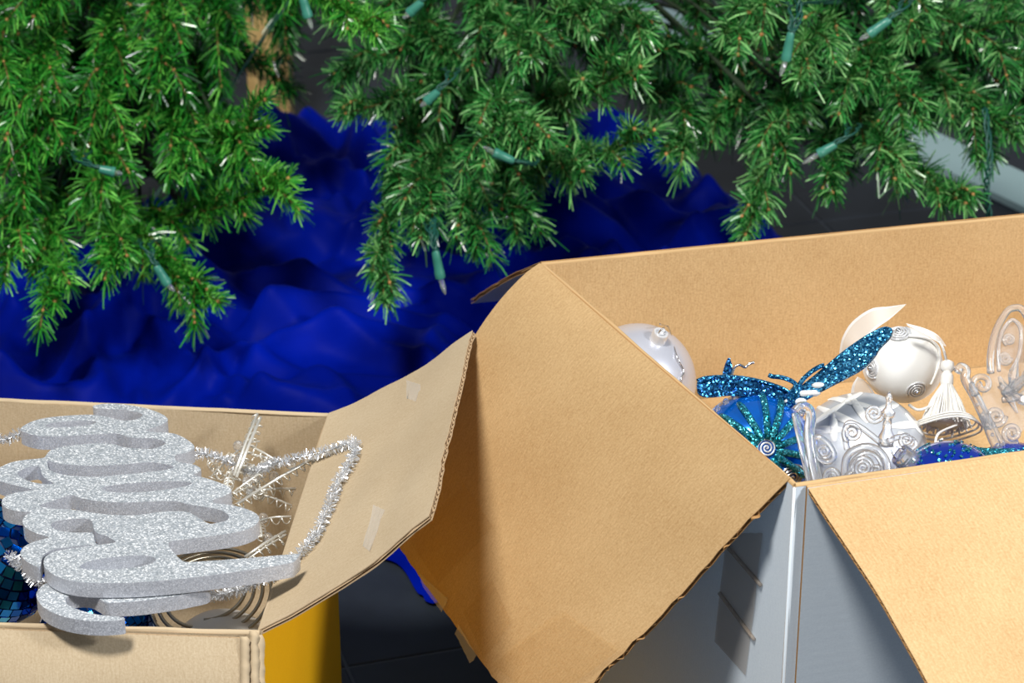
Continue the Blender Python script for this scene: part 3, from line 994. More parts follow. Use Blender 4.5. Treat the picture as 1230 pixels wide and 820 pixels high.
# ---------------------------------------------------------------- glitter sign
SIGN = [(110, 487), (129, 484), (156, 486), (180, 491), (197, 498), (203, 504), (195, 510), (182, 514), (173, 517), (186, 519), (207, 519.5), (221, 525), (232, 533), (234.5, 538), (225, 543.5), (209, 546), (212, 555), (233, 557), (243, 563), (237, 568), (230, 570.5), (244, 573), (259, 577.5), (275, 584), (279.5, 590), (268, 596.5), (255, 600), (257, 604.5), (277, 606), (294, 610), (308, 616), (312.5, 623), (307, 631), (292, 637.5), (267, 642), (219, 648), (198, 651), (218, 674), (228, 675), (292, 670.5), (359, 664.5), (361, 666), (353, 675), (350, 676), (316, 682), (267, 689), (219, 695), (170, 699), (149, 700), (106.7, 700), (85, 697.5), (70, 693), (57.6, 686), (52, 679), (53, 669), (64, 662), (85, 658.5), (113, 654.6), (112, 653.6), (85, 656.5), (62, 659.5), (50, 668), (49, 681), (42, 680), (30, 673), (23.5, 665), (26.7, 657.6), (38, 651), (53, 647), (61, 645), (47, 641.6), (34, 636), (27.7, 630), (27, 623.5), (32, 617), (40, 614.8), (32, 614.5), (19.5, 613.5), (8, 610.6), (1, 605), (4, 597), (15.6, 592), (42, 588), (35, 586.6), (19.5, 583), (0, 578), (-9, 572), (-6, 564), (12, 555), (29, 552), (53, 550), (55.6, 546), (60.5, 540), (78, 535.5), (97.5, 533.5), (117, 531.8), (137, 533), (148, 537), (166, 538.5), (181, 539.4), (195, 535.5), (200, 532), (195, 528.7), (183.5, 526), (170, 526), (156, 525), (144, 521), (136.6, 520), (109, 521.8), (78, 523.8), (54.6, 523.8), (45, 523.4), (35, 521), (25, 517.5), (24, 514), (35, 507), (51, 502), (78, 499), (109, 497.5), (123, 499.4), (135.6, 502), (144, 505), (158, 505), (168, 502), (171.7, 498), (168, 495.5), (152, 492), (129, 491), (114, 490.5)]
HOLES = [
    [(60, 630), (66, 625.5), (85, 623), (106, 622.4), (111, 626), (112, 632), (113, 637), (119.5, 641.5), (128, 643), (133, 646.5), (141, 651), (128, 653), (116, 654.4), (113, 648), (112.5, 639), (90, 639.6), (75, 638), (63, 634.5)],
    [(45, 607.7), (54.6, 604), (70, 599), (84, 594), (90, 595), (97.5, 598.3), (117, 601.8), (146, 603.4), (166, 602.8), (195, 601.4), (212, 601.6), (228, 606), (247.5, 608.6), (267, 612.5), (276, 619.4), (273, 625), (262, 627.5), (251, 629.5), (236, 620), (224, 613.4), (195, 614), (164, 618.8), (136.6, 618.4), (109, 615.5), (84, 611), (64, 611)],
    [(119, 586), (136.6, 582), (166, 579.4), (195, 577.4), (224, 577.8), (232, 580.4), (224, 583.5), (205, 587), (175.6, 590.5), (146, 591.7), (127, 590)],
    [(19.5, 569), (25, 564), (37, 560), (48, 559), (50, 570), (57, 576.4), (67, 581), (51, 581), (39, 579), (29, 575.5)],
    [(56.5, 552), (64, 555.5), (78, 557.5), (97.5, 559), (117, 559), (146, 558), (179.5, 554.6), (191, 556), (203, 558), (210, 560.5), (205, 563), (185, 566), (166, 568), (136.6, 570.6), (113, 573), (78, 570.6), (61, 566), (57, 560)],
    [(52, 511.5), (64, 507), (88, 505), (111, 505), (117, 507), (109, 510), (88, 512.5), (64, 513.6)],
    [(93, 681), (105, 674), (128, 669.5), (160, 666.8), (178, 666.5), (189, 671), (184, 676), (168, 680.6), (140, 683.5), (105, 684)],
]
ZP = ZS + .0365
TH = .0128
def sgn(pts, z): return [atz(p.x, p.y, z) for p in chaikin([V((x, y, 0)) for x, y in pts], 2)]
sc_ = atz(150, 600, ZP)
sign = empty('word_sign', V((sc_.x, sc_.y, ZP - TH)), 'large silver glitter word sign in looped script lying across the small box', 'sign')
g = MB()
g.slab([sgn(SIGN, ZP)] + [sgn(h, ZP) for h in HOLES], Z, TH, 0, 1)
g.build('lettering', [M['glit_silver'], M['glit_side']], sign, smooth=False)
LOW = [(150, 741), (119.5, 738.6), (96, 733), (80, 726), (78, 719), (86, 713), (108, 712), (121, 720), (127, 724), (138, 723.6), (170, 721.6), (213, 715.5), (239, 710), (251, 707), (253, 698), (200, 690), (100, 690), (60, 697), (47, 706), (42.7, 714), (48, 726), (62, 735.5), (85, 743), (117, 746.5), (149.5, 744.5)]
ZL = ZP - TH - .0015
sl = atz(120, 725, ZL)
g = MB()
g.slab([sgn(LOW, ZL)], Z, .0125, 0, 1)
o = g.build('word_sign', [M['glit_silver'], M['glit_side']], smooth=False, loc=(sl.x, sl.y, ZL - .0125))
tag(o, 'lower silver glitter sign, only its curled hook showing under the big sign', 'sign')

# ---------------------------------------------------------------- silver tinsel garland
gp = []
for (x, y, z) in ((-40, 520, .425), (4, 528, .424), (30, 520, .425), (90, 530, .40), (170, 545, .39), (236, 544, .405), (270, 552, .405), (300, 566, .40), (330, 556, .425), (352, 551, .428)):
    gp.append(sz(x, y, z))
for (x, y) in ((398, 540), (424, 531), (424, 548), (406, 580), (392, 615), (376, 646), (356, 668)):
    gp.append(on_sflap(x, y, .008))
for (x, y, z) in ((336, 684, .43), (318, 694, .427), (288, 708, .41), (240, 716, .385), (150, 712, .38), (52, 700, .405), (30, 682, .405), (0, 662, .40), (-50, 650, .40)):
    gp.append(sz(x, y, z))
gpath = smooth_path(gp, 14)
tin = empty('tinsel_garland', gpath[60], 'silver tinsel garland looping out from under the glitter sign over the flap', 'garland')
g = MB(); g.tube(gpath, .0008, 4)
g.build('core_wire', M['silver'], tin)
g = MB(); rt = random.Random(5)
for i in range(len(gpath) - 1):
    a, b = gpath[i], gpath[i + 1]
    n = int((b - a).length * 9000)
    t = (b - a).normalized()
    e1 = t.orthogonal().normalized(); e2 = t.cross(e1)
    for k in range(n):
        p = a.lerp(b, rt.random())
        an = rt.uniform(0, 2 * PI)
        dr = (e1 * math.cos(an) + e2 * math.sin(an) + t * rt.uniform(-.7, .7)).normalized()
        q = p + dr * rt.uniform(.003, .0068)
        w_ = dr.cross(V((rt.uniform(-1, 1), rt.uniform(-1, 1), rt.uniform(-1, 1)))).normalized() * .00034
        c = len(g.v); g.v += [p - w_, p + w_, q + w_, q - w_]
        g.face((c, c + 1, c + 2, c + 3))
g.build('tinsel_fringe', M['tinsel'], tin, smooth=False, kind='stuff')

# ---------------------------------------------------------------- wire star topper with coil base
ROD = [((281, 571), (309, 497), .405, .43, 1), ((284, 573), (313, 501), .405, .43, 1), ((253, 573), (288, 539), .39, .41, 0), ((285, 605), (386, 545), .395, .425, 1), ((296, 533), (337, 556), .415, .41, 0), ((312, 624), (350, 620), .385, .39, 0), ((294, 669), (343, 638), .385, .39, 1), ((297, 672), (344, 642), .385, .39, 0), ((300, 590), (355, 587), .39, .385, 1), ((308, 592), (351, 607), .395, .385, 0), ((279, 592), (326, 560), .40, .41, 0), ((296, 533), (312, 530), .415, .415, 0), ((268, 590), (300, 640), .395, .385, 0)]
sp = sz(300, 590, .39)
star = empty('star_topper', sp, 'champagne wire star tree topper with clear beads and spiral coil base', 'tree topper')
rs = random.Random(9)
for k in range(16):
    x, y = rs.uniform(258, 335), rs.uniform(545, 630)
    an, ln_ = rs.uniform(0, 2 * PI), rs.uniform(14, 34)
    q = (min(345, x + ln_ * math.cos(an)), y + .7 * ln_ * math.sin(an))
    ROD.append(((x, y), q, rs.uniform(.385, .41), rs.uniform(.385, .41), 0))
for (a, b, za, zb, big_) in ROD:
    p, q = sz(a[0], a[1], za), sz(b[0], b[1], zb)
    g = MB(); g.tube([p, p.lerp(q, .5) + V((0, 0, .001)), q], .0014 if big_ else .0009, 7)
    rod = g.build('wire_rod', M['champagne'], star)
    g = MB(); L_ = (q - p).length; t = (q - p).normalized(); e1 = t.orthogonal().normalized(); e2 = t.cross(e1)
    pts = []
    tn = int(L_ / .007)
    for i in range(tn * 8):
        f = i / (tn * 8)
        wob = .0035 + .0022 * noise.noise(V((i * .2, a[0], 0)))
        pts.append(p.lerp(q, f) + (e1 * math.cos(i * PI / 4) + e2 * math.sin(i * PI / 4)) * wob - Z * .003)
    if len(pts) > 4:
        g.tube(pts, .00055, 5)
        g.build('curled_wire', M['champagne'], star, parent=rod)
for (x, y, z) in ((286, 535, .415), (297, 578, .40), (329, 572, .405), (349, 557, .415), (316, 622, .387), (301, 590, .395), (322, 646, .388), (287, 551, .41), (306, 574, .40)):
    g = MB(); g.ball(sz(x, y, z), .0046, 14, 8)
    g.build('bead', M['bulb'], star)
# coil
cc = sz(250, 714, .352)
k = mpp(cc)
cn = cdir(-.10, .72, .70)
c1 = RIGHT - cn * RIGHT.dot(cn); c1.normalize(); c2 = cn.cross(c1)
pts = []
for i in range(200 + 1):
    f = i / 200
    a = -PI / 2 + f * 3.6 * 2 * PI
    r_ = (44 + 35 * f) * k
    pts.append(cc + (c1 * math.cos(a) + c2 * math.sin(a)) * r_ + cn * (.004 - .008 * f))
g = MB(); g.tube(pts, .0016, 8)
g.build('spiral_coil', M['bronze'], star, label='dark bronze spiral coil')

# pale ball below the coil
pc = sz(268, 800, .302)
g = MB(); g.ball(pc, .047, 36, 20)
o = g.build('bauble', M['white_satin'], loc=pc)
tag(o, 'plain white satin bauble under the bronze coil in the small box', 'bauble', 'baubles in the small box')

# ---------------------------------------------------------------- mirror balls
def mirror_ball(c, r, ts, lab, mats, seed, rot, maxn=290):
    root = empty('mirror_ball', c, lab, 'mirror ball')
    g = MB(); g.ball(c, r * .985, 28, 16)
    g.build('ball_core', M['navy_core'], root)
    Rm = Matrix.Rotation(rot[0], 3, 'X') @ Matrix.Rotation(rot[1], 3, 'Y')
    rb = random.Random(seed)
    rows = int(PI * r / ts)
    cand = []
    for i in range(rows):
        th = PI * (i + .5) / rows
        n = max(3, int(2 * PI * math.sin(th) * r / ts))
        for kq in range(n):
            ph = 2 * PI * (kq + .5) / n
            nrm = Rm @ V((math.sin(th) * math.cos(ph), math.sin(th) * math.sin(ph), math.cos(th)))
            ea = Rm @ V((-math.sin(ph), math.cos(ph), 0))
            cand.append((nrm, ea))
    cand.sort(key=lambda t: -t[0].dot((CAM - c).normalized()))
    mesh = {}
    rest = MB()
    for i, (nrm, ea) in enumerate(cand):
        j = (nrm + V((rb.gauss(0, .05), rb.gauss(0, .05), rb.gauss(0, .05)))).normalized()
        ea = (ea - j * ea.dot(j)).normalized(); eb = j.cross(ea)
        mi = rb.randrange(len(mats))
        if i < maxn:
            if mi not in mesh:
                t = MB(); t.box(V((0, 0, 0)), ts * .9, ts * .9, .0016)
                o = t.build('mirror_tile', mats[mi], smooth=False); mesh[mi] = o.data
            else:
                o = bpy.data.objects.new('mirror_tile', mesh[mi]); COL.objects.link(o)
            o.parent = root
            mt = Matrix((ea, eb, j)).transposed().to_4x4(); mt.translation = nrm * r
            o.matrix_local = mt
        else:
            rest.box(c + nrm * r, ts * .9, ts * .9, .0016, mi, (ea, eb, j))
    rest.build('mirror_tiles', mats, root, smooth=False, kind='stuff')
M['navy_core'] = mat('navy_backing', (.0, .01, .06, 1), .5)
M['mir1'] = mat('blue_mirror', (.02, .22, .85, 1), .10, 1.)
M['mir2'] = mat('azure_mirror', (.03, .42, .95, 1), .08, 1.)
M['mir3'] = mat('navy_mirror', (.0, .09, .55, 1), .10, 1.)
mirror_ball(sz(-8, 676, .372), .052, .0088, 'blue mirror ball with square tiles at the left end of the small box', [M['mir1'], M['mir2'], M['mir3']], 1, (.5, .6))
mirror_ball(sz(118, 765, .318), .048, .0068, 'dark blue mirror ball with fine tiles below the hooked lower sign', [M['mir1'], M['mir3'], M['mir3']], 2, (1.1, .2), 200)

# ---------------------------------------------------------------- ornaments in the big box
def cap_and_hook(root, c, r, ax, hookpts=None, mcap=None, s=1.):
    top = c + ax * (r - .002)
    g = MB()
    g.lathe(top, ax, [(.0085 * s, -.001), (.0085 * s, .001), (.0074 * s, .0015), (.0072 * s, .010 * s), (.0066 * s, .0112 * s), (.0045 * s, .0112 * s), (.0043 * s, .009 * s)], 28, wob=lambda k: 1 + .025 * (k % 2))
    cp = g.build('cap', mcap or M['pale_silver'], root, sharp=40)
    g = MB()
    e1 = ax.orthogonal().normalized()
    g.tube([top + ax * (.010 * s + .007 * s * math.sin(a)) + e1 * (.004 * s * math.cos(a)) for a in [PI * i / 12 for i in range(13)]], .0007, 6)
    if hookpts: g.tube(smooth_path(hookpts, 8), .0007, 6)
    g.build('wire_hook', M['silver'], root, parent=cp)

# silver bauble by the flap
c = atz(766, 458, .329); r = 70 * mpp(c)
b1 = empty('bauble', c, 'plain matt silver bauble with wire hook, against the back wall beside the broad flap', 'bauble')
g = MB(); g.ball(c, r, 56, 32); g.build('ball', M['satin_silver'], b1)
ax = (onball(790, 408, c, r) - c).normalized()
tp = onball(792, 402, c, r)
hk = [tp + cdir(.0, .6, .5) * .012, onball(800, 390, c, r * 1.07) , onball(806, 392, c, r * 1.05), onball(812, 425, c, r * 1.03), onball(821, 445, c, r * 1.02), onball(818, 455, c, r * 1.02), onball(819, 466, c, r * 1.02)]
cap_and_hook(b1, c, r, ax, hk, s=.95)

# blue ball with teal rays
c = atz(906, 541, .366); r = 71 * mpp(c)
b2 = empty('bauble', c, 'bright blue bauble with radiating teal glitter rays, behind the front left corner', 'bauble')
g = MB(); g.ball(c, r, 56, 32); g.build('ball', M['blue_sheen'], b2)
hub = (onball(921, 540, c, r) - c).normalized()
h1 = hub.orthogonal().normalized(); h2 = hub.cross(h1)
for k in range(15):
    a = 2 * PI * k / 15 + .1 * rnd.random()
    L_ = rnd.uniform(.95, 1.2)
    pts = []
    for i in range(9):
        th = .16 + (L_ - .16) * i / 8
        pts.append(c + (hub * math.cos(th) + (h1 * math.cos(a) + h2 * math.sin(a)) * math.sin(th)) * (r + .001))
    g = MB(); g.tube(pts, [.0020] + [.0031] * 7 + [.0022], 7)
    g.build('glitter_ray', M['glit_teal'], b2)
def spiral(c, r, ctr, rad, turns, tr, root, m, parent=None, name='silver_spiral', n1=None):
    n = n1 or (ctr - c).normalized()
    e1 = n.orthogonal().normalized(); e2 = n.cross(e1)
    pts = []
    for i in range(int(turns * 20) + 1):
        f = i / (turns * 20)
        a = f * turns * 2 * PI
        q = ctr + (e1 * math.cos(a) + e2 * math.sin(a)) * rad * f
        if r: q = c + (q - c).normalized() * (r + tr * .8)
        pts.append(q)
    g = MB(); g.tube(pts, tr, 6)
    return g.build(name, m, root, parent=parent)
spiral(c, r, onball(921, 538, c, r), .0078, 3, .0008, b2, M['pale_silver'], name='white_spiral')
spiral(c, r, onball(951, 574, c, r), .013, 4, .0011, b2, M['silver'])
for k in range(34):   # crystal fringe round the rays
    a = 2 * PI * k / 34
    th = 1.26
    p = c + (hub * math.cos(th) + (h1 * math.cos(a) + h2 * math.sin(a)) * math.sin(th)) * (r + .001)
    g = MB(); g.ball(p, .0026, 6, 4, scale=(1, 1, 1.5)); g.build('crystal', M['acrylic'], b2, smooth=False)

# butterfly
bp = atz(952, 474, .412)
bf = empty('butterfly_ornament', bp, 'blue glitter butterfly ornament with curled antennae spread over the baubles', 'butterfly')
def plate(pxs, p, n, t, name, mts, root, parent=None, it=2):
    pts = [onplane(x.x, x.y, p, n) for x in chaikin([V((a, b, 0)) for a, b in pxs], it)]
    if n.dot(CAM - p) < 0: n = -n
    g = MB(); g.slab([pts], n, t, 0, 0)
    return g.build(name, mts, root, parent=parent, smooth=False)
plate([(946, 484), (957, 467), (985, 445), (1010, 423), (1040, 402), (1062, 391), (1073, 394), (1069, 405), (1056, 417), (1050, 428), (1035, 443), (1010, 456), (985, 469), (962, 482)], bp, cdir(-.35, .45, .8), .003, 'wing', M['glit_blue'], bf)
plate([(837, 457), (845, 453), (880, 452), (912, 457), (940, 466), (952, 474), (947, 487), (920, 481), (880, 474), (850, 478), (838, 474)], bp, cdir(.1, .1, 1), .003, 'wing', M['glit_navy'], bf)
g = MB()
g.tube([onplane(x, y, bp, -FWD) for x, y in smooth_path([V((837, 457, 0)), V((850, 453, 0)), V((880, 452, 0)), V((912, 457, 0)), V((940, 466, 0)), V((952, 474, 0))], 6) for x, y in [(x, y)]] if False else [onplane(q.x, q.y, bp - FWD * .002, -FWD) for q in smooth_path([V((837, 457, 0)), V((850, 453, 0)), V((880, 452, 0)), V((912, 457, 0)), V((940, 466, 0)), V((952, 474, 0))], 6)], .0014, 6)
g.build('wing_rim', M['glit_blue'], bf)
g = MB()
g.tube([onplane(x, y, bp - FWD * .003, -FWD) for x, y in ((944, 490), (950, 481), (955, 472), (960, 462))], [.003, .0052, .005, .0034], 12)
g.build('body', M['glit_blue'], bf)
for pl in ([(959, 464), (950, 457), (938, 453), (928, 452), (923, 450)], [(959, 464), (965, 455), (975, 446), (985, 440), (990, 439)]):
    g = MB(); g.tube(smooth_path([onplane(x, y, bp - FWD * .003, -FWD) for x, y in pl], 5), .0019, 8)
    g.build('antenna', M['glit_blue'], bf)
g = MB()
for k in range(7):
    g.ball(onplane(950 + k * 5.5 , 482 - k * 3.2 + (k % 3) * 3, bp - FWD * .005, -FWD), .0035, 8, 5, scale=(1.6, .6, .8))
g.build('glue_blob', M['pearl'], bf)

# small teal leaf with curled wire behind the wing
lp = atz(873, 448, .40)
lf = empty('leaf_pick', lp, 'small dark teal pointed leaf with curled silver wire behind the butterfly wing', 'ornament')
plate([(866, 462), (870, 440), (876, 427), (880, 440), (880, 462)], lp, cdir(.2, .1, 1), .0015, 'leaf', M['glit_navy'], lf, it=1)
g = MB(); g.tube(smooth_path([onplane(x, y, lp, -FWD) for x, y in ((879, 452), (882, 442), (888, 438), (895, 441), (900, 437), (906, 435))], 6), .0011, 6)
g.build('curled_wire', M['silver'], lf)

# star-patterned bauble
c = atz(1034, 553, .333); r = 82 * mpp(c)
b3 = empty('bauble', c, 'large frosted silver bauble with white star strokes, below the butterfly', 'bauble')
g = MB(); g.ball(c, r, 56, 32); g.build('ball', M['frost'], b3)
for (p, q) in (((975, 510), (1014, 484)), ((983, 489), (1036, 513)), ((972, 516), (1012, 516)), ((992, 476), (1051, 490)), ((1020, 474), (1043, 508)), ((1013, 484), (1034, 472)), ((1088, 497), (1108, 522)), ((1070, 512), (1112, 508)), ((1078, 520), (1098, 530)), ((1054, 492), (1078, 486)), ((1001, 498), (1002, 530))):
    n = 9
    pts = [onball(p[0] + (q[0] - p[0]) * i / n, p[1] + (q[1] - p[1]) * i / n, c, r) for i in range(n + 1)]
    g = MB()
    for i, P_ in enumerate(pts):
        nn = (P_ - c).normalized(); t = (pts[min(i + 1, n)] - pts[max(i - 1, 0)]).normalized()
        s_ = nn.cross(t) * (.0036 * (1 - .55 * abs(2 * i / n - 1) ** 2))
        g.v += [P_ - s_ + nn * .0002, P_ - s_ * .8 + nn * .0009, P_ + s_ * .8 + nn * .0009, P_ + s_ + nn * .0002]
    for i in range(n):
        for k in range(3):
            g.face((4 * i + k, 4 * i + k + 1, 4 * i + 5 + k, 4 * i + 4 + k))
    g.build('star_stroke', M['frost_paint'], b3)

# white silk ball with spirals, ribbon and tassel
c = atz(1084, 438, .378); r = 48 * mpp(c)
b4 = empty('silk_bauble', c, 'white satin ball with silver spirals, ribbon and long tassel against the back wall', 'bauble')
rot = Matrix.Rotation(math.radians(18), 3, 'Y')
g = MB(); g.ball(c, r, 48, 28, scale=(1.02, 1.0, .94), rot=rot); g.build('ball', M['white_satin'], b4)
for (x, y, rd) in ((1079, 399, .0105), (1047, 442, .0088), (1101, 469, .0092)):
    ctr = onball(x, y, c, r)
    s_ = spiral(c, r, ctr, rd, 4, .0008, b4, M['pale_silver'])
    g = MB(); g.ball(c + (ctr - c).normalized() * (r + .002), .0022, 10, 6); g.build('pin', M['silver'], b4, parent=s_)
g = MB(); g.tube(smooth_path([onball(x, y, c, r * 1.02) for x, y in ((1092, 403), (1105, 404), (1118, 408), (1128, 420), (1127, 440), (1118, 462))], 8), .0013, 6)
g.build('cord', M['white_cord'], b4)
def ribbon(edgeA, edgeB, root, name, yoff=.0):
    g = MB(); A_ = smooth_path(edgeA, 8); B_ = smooth_path(edgeB, 8)
    n = min(len(A_), len(B_))
    for i in range(n):
        d = B_[i] - A_[i]
        g.v += [A_[i], A_[i] + d * .12, A_[i] + d * .5 + V((0, -.0015, .001)), A_[i] + d * .88, B_[i]]
    for i in range(n - 1):
        for k in range(4):
            g.face((5 * i + k, 5 * i + k + 1, 5 * i + 6 + k, 5 * i + 5 + k), 1 if k in (0, 3) else 0)
    return g.build(name, [M['ribbon'], M['ribbon_edge']], root)
yb = c.y
ribbon([aty(x, y, yy) for x, y, yy in ((1008, 424, yb + .035), (1012, 405, yb + .038), (1024, 386, yb + .04), (1046, 371, yb + .035), (1068, 368, yb + .03), (1089, 365, yb + .02))],
       [aty(x, y, yy) for x, y, yy in ((1030, 436, yb + .005), (1028, 425, yb + .005), (1036, 412, yb + .01), (1052, 395, yb + .012), (1070, 382, yb + .014), (1088, 366, yb + .018))], b4, 'ribbon')
ribbon([aty(x, y, yb - .01) for x, y in ((1030, 452), (1024, 462), (1022, 472))], [aty(x, y, yb - .02) for x, y in ((1040, 458), (1048, 468), (1056, 482))], b4, 'ribbon')
ribbon([aty(x, y, yb - .025) for x, y in ((1088, 388), (1110, 394), (1126, 402), (1136, 414))], [aty(x, y, yb - .03) for x, y in ((1090, 391), (1108, 399), (1122, 408), (1136, 416))], b4, 'ribbon')
# tassel
th_ = atz(1138, 438, .395)
tax = (atz(1136, 500, .365) - th_).normalized()
g = MB(); g.tube(smooth_path([onball(1120, 405, c, r * 1.03), aty(1131, 414, th_.y), th_], 6), .0011, 6)
g.lathe(th_, tax, [(.002, -.004), (.0052, -.002), (.0058, .002), (.005, .005), (.0028, .007)], 18)
g.lathe(th_, tax, [(.0034, .0065), (.0052, .010), (.0054, .016), (.0042, .021)], 18)
ts = g.build('tassel', M['white_cord'], b4)
g = MB(); e1 = tax.orthogonal().normalized(); e2 = tax.cross(e1)
rt = random.Random(11)
for k in range(110):
    a = 2 * PI * k / 110; s_ = rt.uniform(.75, 1.)
    u_ = e1 * math.cos(a) + e2 * math.sin(a)
    g.tube([th_ + tax * .018 + u_ * .004, th_ + tax * .032 + u_ * .012 * s_, th_ + tax * rt.uniform(.05, .056) + u_ * .021 * s_], .0009, 4, 0, False)
g.build('tassel_fringe', M['white_cord'], b4, parent=ts, kind='stuff')
g = MB(); g.lathe(th_, tax, [(.004, .018), (.010, .032), (.0175, .051)], 20); g.build('tassel_core', M['white_cord'], b4, parent=ts)
g = MB(); cb = th_ + tax * .052
for lp_ in range(3):
    g.tube([cb + (e1 * math.cos(a) * (.028 + .003 * lp_) + e2 * math.sin(a) * (.020 + .002 * lp_)) + tax * (.001 * math.sin(3 * a) + .003 * lp_) for a in [2 * PI * i / 40 for i in range(40)]], .0010, 6, closed=True)
g.tube(smooth_path([atz(x, y, .37) for x, y in ((1150, 510), (1128, 520), (1124, 532), (1132, 527))], 6), .0011, 6)
g.tube(smooth_path([atz(x, y, .375) for x, y in ((1092, 486), (1105, 492), (1130, 482), (1150, 478))], 6), .0012, 6)
g.build('cord_loop', M['white_cord'], b4, parent=ts)

# clear acrylic ornaments
def px_tube(g, pts, p, n, rad, closed=False, it=6):
    P = [onplane(x, y, p, n) for x, y in pts]
    if closed:
        g.tube(chaikin(P, 2), rad, 8, closed=True)
    else:
        g.tube(smooth_path(P, it), rad, 8)
def px_spiral(g, cx, cy, r0, turns, p, n, rad, ph=0., sx=1., sy=1.):
    pts = []
    N_ = int(turns * 18)
    for i in range(N_ + 1):
        f = i / N_; a = ph + f * turns * 2 * PI
        pts.append(onplane(cx + sx * r0 * (1 - .85 * f) * math.cos(a), cy + sy * r0 * (1 - .85 * f) * math.sin(a), p, n))
    g.tube(pts, rad, 7)
pa = atz(1010, 545, .40)
ac = empty('acrylic_ornament', pa, 'clear acrylic scrollwork ornament standing in front of the star-patterned bauble', 'ornament')
nA = cdir(-.25, .15, 1)
g = MB(); px_tube(g, [(958, 494), (964, 488), (972, 492), (974, 502), (972, 520), (976, 550), (984, 584), (990, 600)], pa, nA, .0042); px_tube(g, [(955, 496), (962, 530), (970, 565), (978, 600)], pa, nA, .0030)
g.build('side_post', M['acrylic'], ac)
g = MB(); px_tube(g, [(978, 540), (976, 526), (986, 524), (998, 534), (1004, 548), (996, 556), (984, 552)], pa, nA, .0022, True); px_spiral(g, 990, 542, 9, 2, pa, nA, .0014)
g.build('oval_scroll', M['acrylic'], ac)
g = MB(); px_tube(g, [(1016, 600), (1015, 560), (1020, 545), (1034, 537), (1050, 538), (1062, 548), (1066, 564), (1066, 590)], pa, nA, .0032)
px_tube(g, [(1021, 600), (1021, 562), (1034, 545), (1050, 546), (1059, 560), (1059, 590)], pa, nA, .0018)
g.build('arch', M['acrylic'], ac)
g = MB(); px_spiral(g, 1037, 561, 15, 3, pa, nA, .0019); px_spiral(g, 1022, 574, 9, 2, pa, nA, .0015); px_spiral(g, 1054, 566, 8, 2, pa, nA, .0015, 2)
px_spiral(g, 1000, 572, 11, 2.5, pa, nA, .0017, 1)
g.build('scroll', M['acrylic'], ac)
plate([(962, 520), (975, 512), (1000, 520), (1020, 535), (1060, 536), (1070, 560), (1066, 600), (985, 606), (968, 560)], pa - (-FWD) * .004, nA, .0016, 'back_plate', M['acrylic'], ac)
pa2 = atz(1062, 520, .402)
ad_ = empty('acrylic_ornament', pa2, 'clear acrylic turret ornament with pointed finial, between white silk ball and scrollwork ornament', 'ornament')
nB = cdir(.2, .25, 1)
g = MB()
tx = (onplane(1068, 470, pa2, nB) - onplane(1064, 530, pa2, nB)).normalized()
kk = mpp(pa2)
g.lathe(onplane(1064, 536, pa2, nB), tx, [(9 * kk, 0), (10 * kk, 12 * kk), (6 * kk, 20 * kk), (5 * kk, 34 * kk), (9 * kk, 38 * kk), (9 * kk, 42 * kk), (4 * kk, 48 * kk), (3 * kk, 56 * kk), (4.5 * kk, 60 * kk), (1 * kk, 68 * kk)], 16)
g.build('turret', M['acrylic'], ad_)
g = MB(); px_spiral(g, 1050, 497, 11, 2, pa2, nB, .0018); px_spiral(g, 1024, 520, 12, 2, pa2, nB, .0018, 2); px_tube(g, [(1018, 540), (1015, 520), (1020, 508), (1032, 512), (1046, 522), (1058, 532)], pa2, nB, .0026); px_tube(g, [(1066, 530), (1082, 524), (1096, 528), (1098, 536), (1084, 542)], pa2, nB, .0024)
px_spiral(g, 1088, 528, 9, 2, pa2, nB, .0016)
g.build('scroll', M['acrylic'], ad_)
pb_ = atz(1190, 500, .395)
ae = empty('acrylic_ornament', pb_, 'tall clear acrylic ornament with pointed leaf frame and scrolls at the right edge', 'ornament')
nC = cdir(.1, .35, 1)
g = MB(); px_tube(g, [(1190, 448), (1190, 425), (1196, 398), (1208, 376), (1217, 370), (1228, 372), (1238, 392), (1240, 420), (1232, 450), (1215, 470)], pb_, nC, .0030)
px_tube(g, [(1200, 446), (1199, 420), (1204, 398), (1216, 384), (1226, 396), (1224, 426), (1214, 446)], pb_, nC, .0016)
g.build('leaf_frame', M['acrylic'], ae)
g = MB(); px_spiral(g, 1207, 430, 8, 2, pb_, nC, .0014); px_spiral(g, 1212, 408, 7, 2, pb_, nC, .0014, 2)
px_spiral(g, 1180, 462, 14, 1.3, pb_, nC, .0026, 2); px_spiral(g, 1196, 500, 12, 2, pb_, nC, .0022); px_spiral(g, 1216, 520, 12, 2, pb_, nC, .0020, 1)
px_tube(g, [(1200, 462), (1214, 472), (1226, 462), (1236, 450)], pb_, nC, .0026); px_tube(g, [(1204, 480), (1220, 478), (1234, 470)], pb_, nC, .0026)
g.build('scroll', M['acrylic'], ae)
g = MB(); px_tube(g, [(1150, 446), (1154, 441), (1160, 445), (1160, 456), (1172, 478), (1184, 505), (1194, 530), (1204, 548)], pb_, nC, .0040)
px_tube(g, [(1166, 460), (1178, 482), (1192, 510), (1206, 536)], pb_, nC, .0022)
g.build('side_post', M['acrylic'], ae)
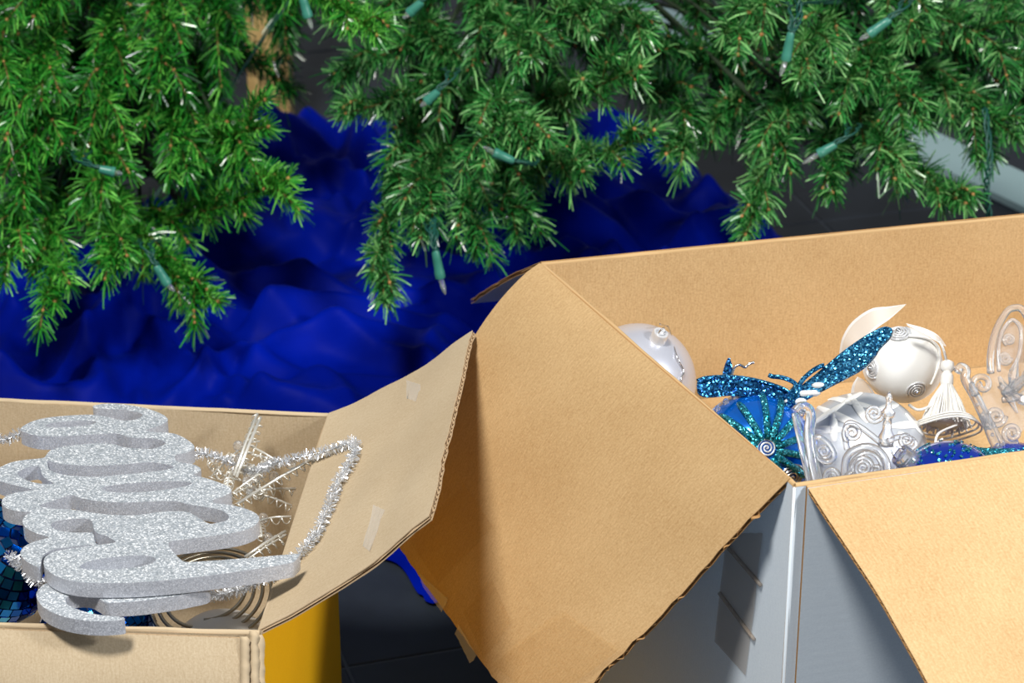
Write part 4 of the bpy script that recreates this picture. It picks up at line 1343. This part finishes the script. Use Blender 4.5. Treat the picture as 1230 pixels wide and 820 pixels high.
for (p_, q_) in (((1204, 474), (1240, 446)), ((1200, 452), (1222, 496)), ((1212, 470), (1246, 492)), ((1214, 466), (1222, 430))):
    g = MB(); a_, b_ = onplane(p_[0], p_[1], pb_ - FWD * .003, nC), onplane(q_[0], q_[1], pb_ - FWD * .003, nC)
    g.tube([a_, a_.lerp(b_, .4), b_], [.0012, .0046, .0008], 6)
    g.build('star_point', M['acrylic'], ae, smooth=False)
for k in range(6):
    g = MB(); g.ball(onplane(1168 + k * 6, 474 + k * 12, pb_ - FWD * .004, nC), .0016, 8, 5); g.build('bead', M['acrylic'], ae)
plate([(1190, 448), (1196, 405), (1217, 378), (1238, 400), (1240, 500), (1210, 545), (1190, 520), (1176, 484)], pb_ + FWD * .004, nC, .0014, 'back_plate', M['acrylic'], ae)

# dark blue glass balls by the front rim
c = atz(1140, 592, .366); r = 63 * mpp(c)
b5 = empty('bauble', c, 'dark blue glass bauble with sparkling specks and clear cap by the front rim', 'bauble')
g = MB(); g.ball(c, r, 48, 28); g.build('ball', M['blue_ball'], b5)
rt = random.Random(21)
g = MB()
for k in range(190):
    p = onball(rt.uniform(1084, 1200), rt.uniform(528, 580), c, r)
    n = (p - c).normalized(); e = n.orthogonal().normalized()
    g.box(p + n * .0006, rt.uniform(.001, .003), rt.uniform(.001, .0025), .001, 0, (e, n.cross(e), n))
g.build('speck', M['glit_teal'], b5, smooth=False, kind='stuff')
axc = (onball(1093, 555, c, r) - c).normalized()
cap_and_hook(b5, c, r, axc, [atz(x, y, .385) for x, y in ((1093, 550), (1084, 547), (1078, 556), (1076, 568), (1070, 576))], M['acrylic'], 1.2)
c = atz(1216, 590, .340); r = 60 * mpp(c)
b6 = empty('bauble', c, 'dark blue bauble with teal thread strands at the right edge of the large box', 'bauble')
g = MB(); g.ball(c, r, 48, 28); g.build('ball', M['blue_ball'], b6)
for k in range(9):
    g = MB()
    g.tube(smooth_path([onball(1172, 538 + k * 1.2, c, r * 1.01) + V((-.004, 0, .004)), onball(1200, 540 + k * 1.7, c, r * 1.02), onball(1240, 538 + k * 2.2, c, r * 1.02)], 6), .0010, 5)
    g.build('thread', M['glit_teal'], b6)
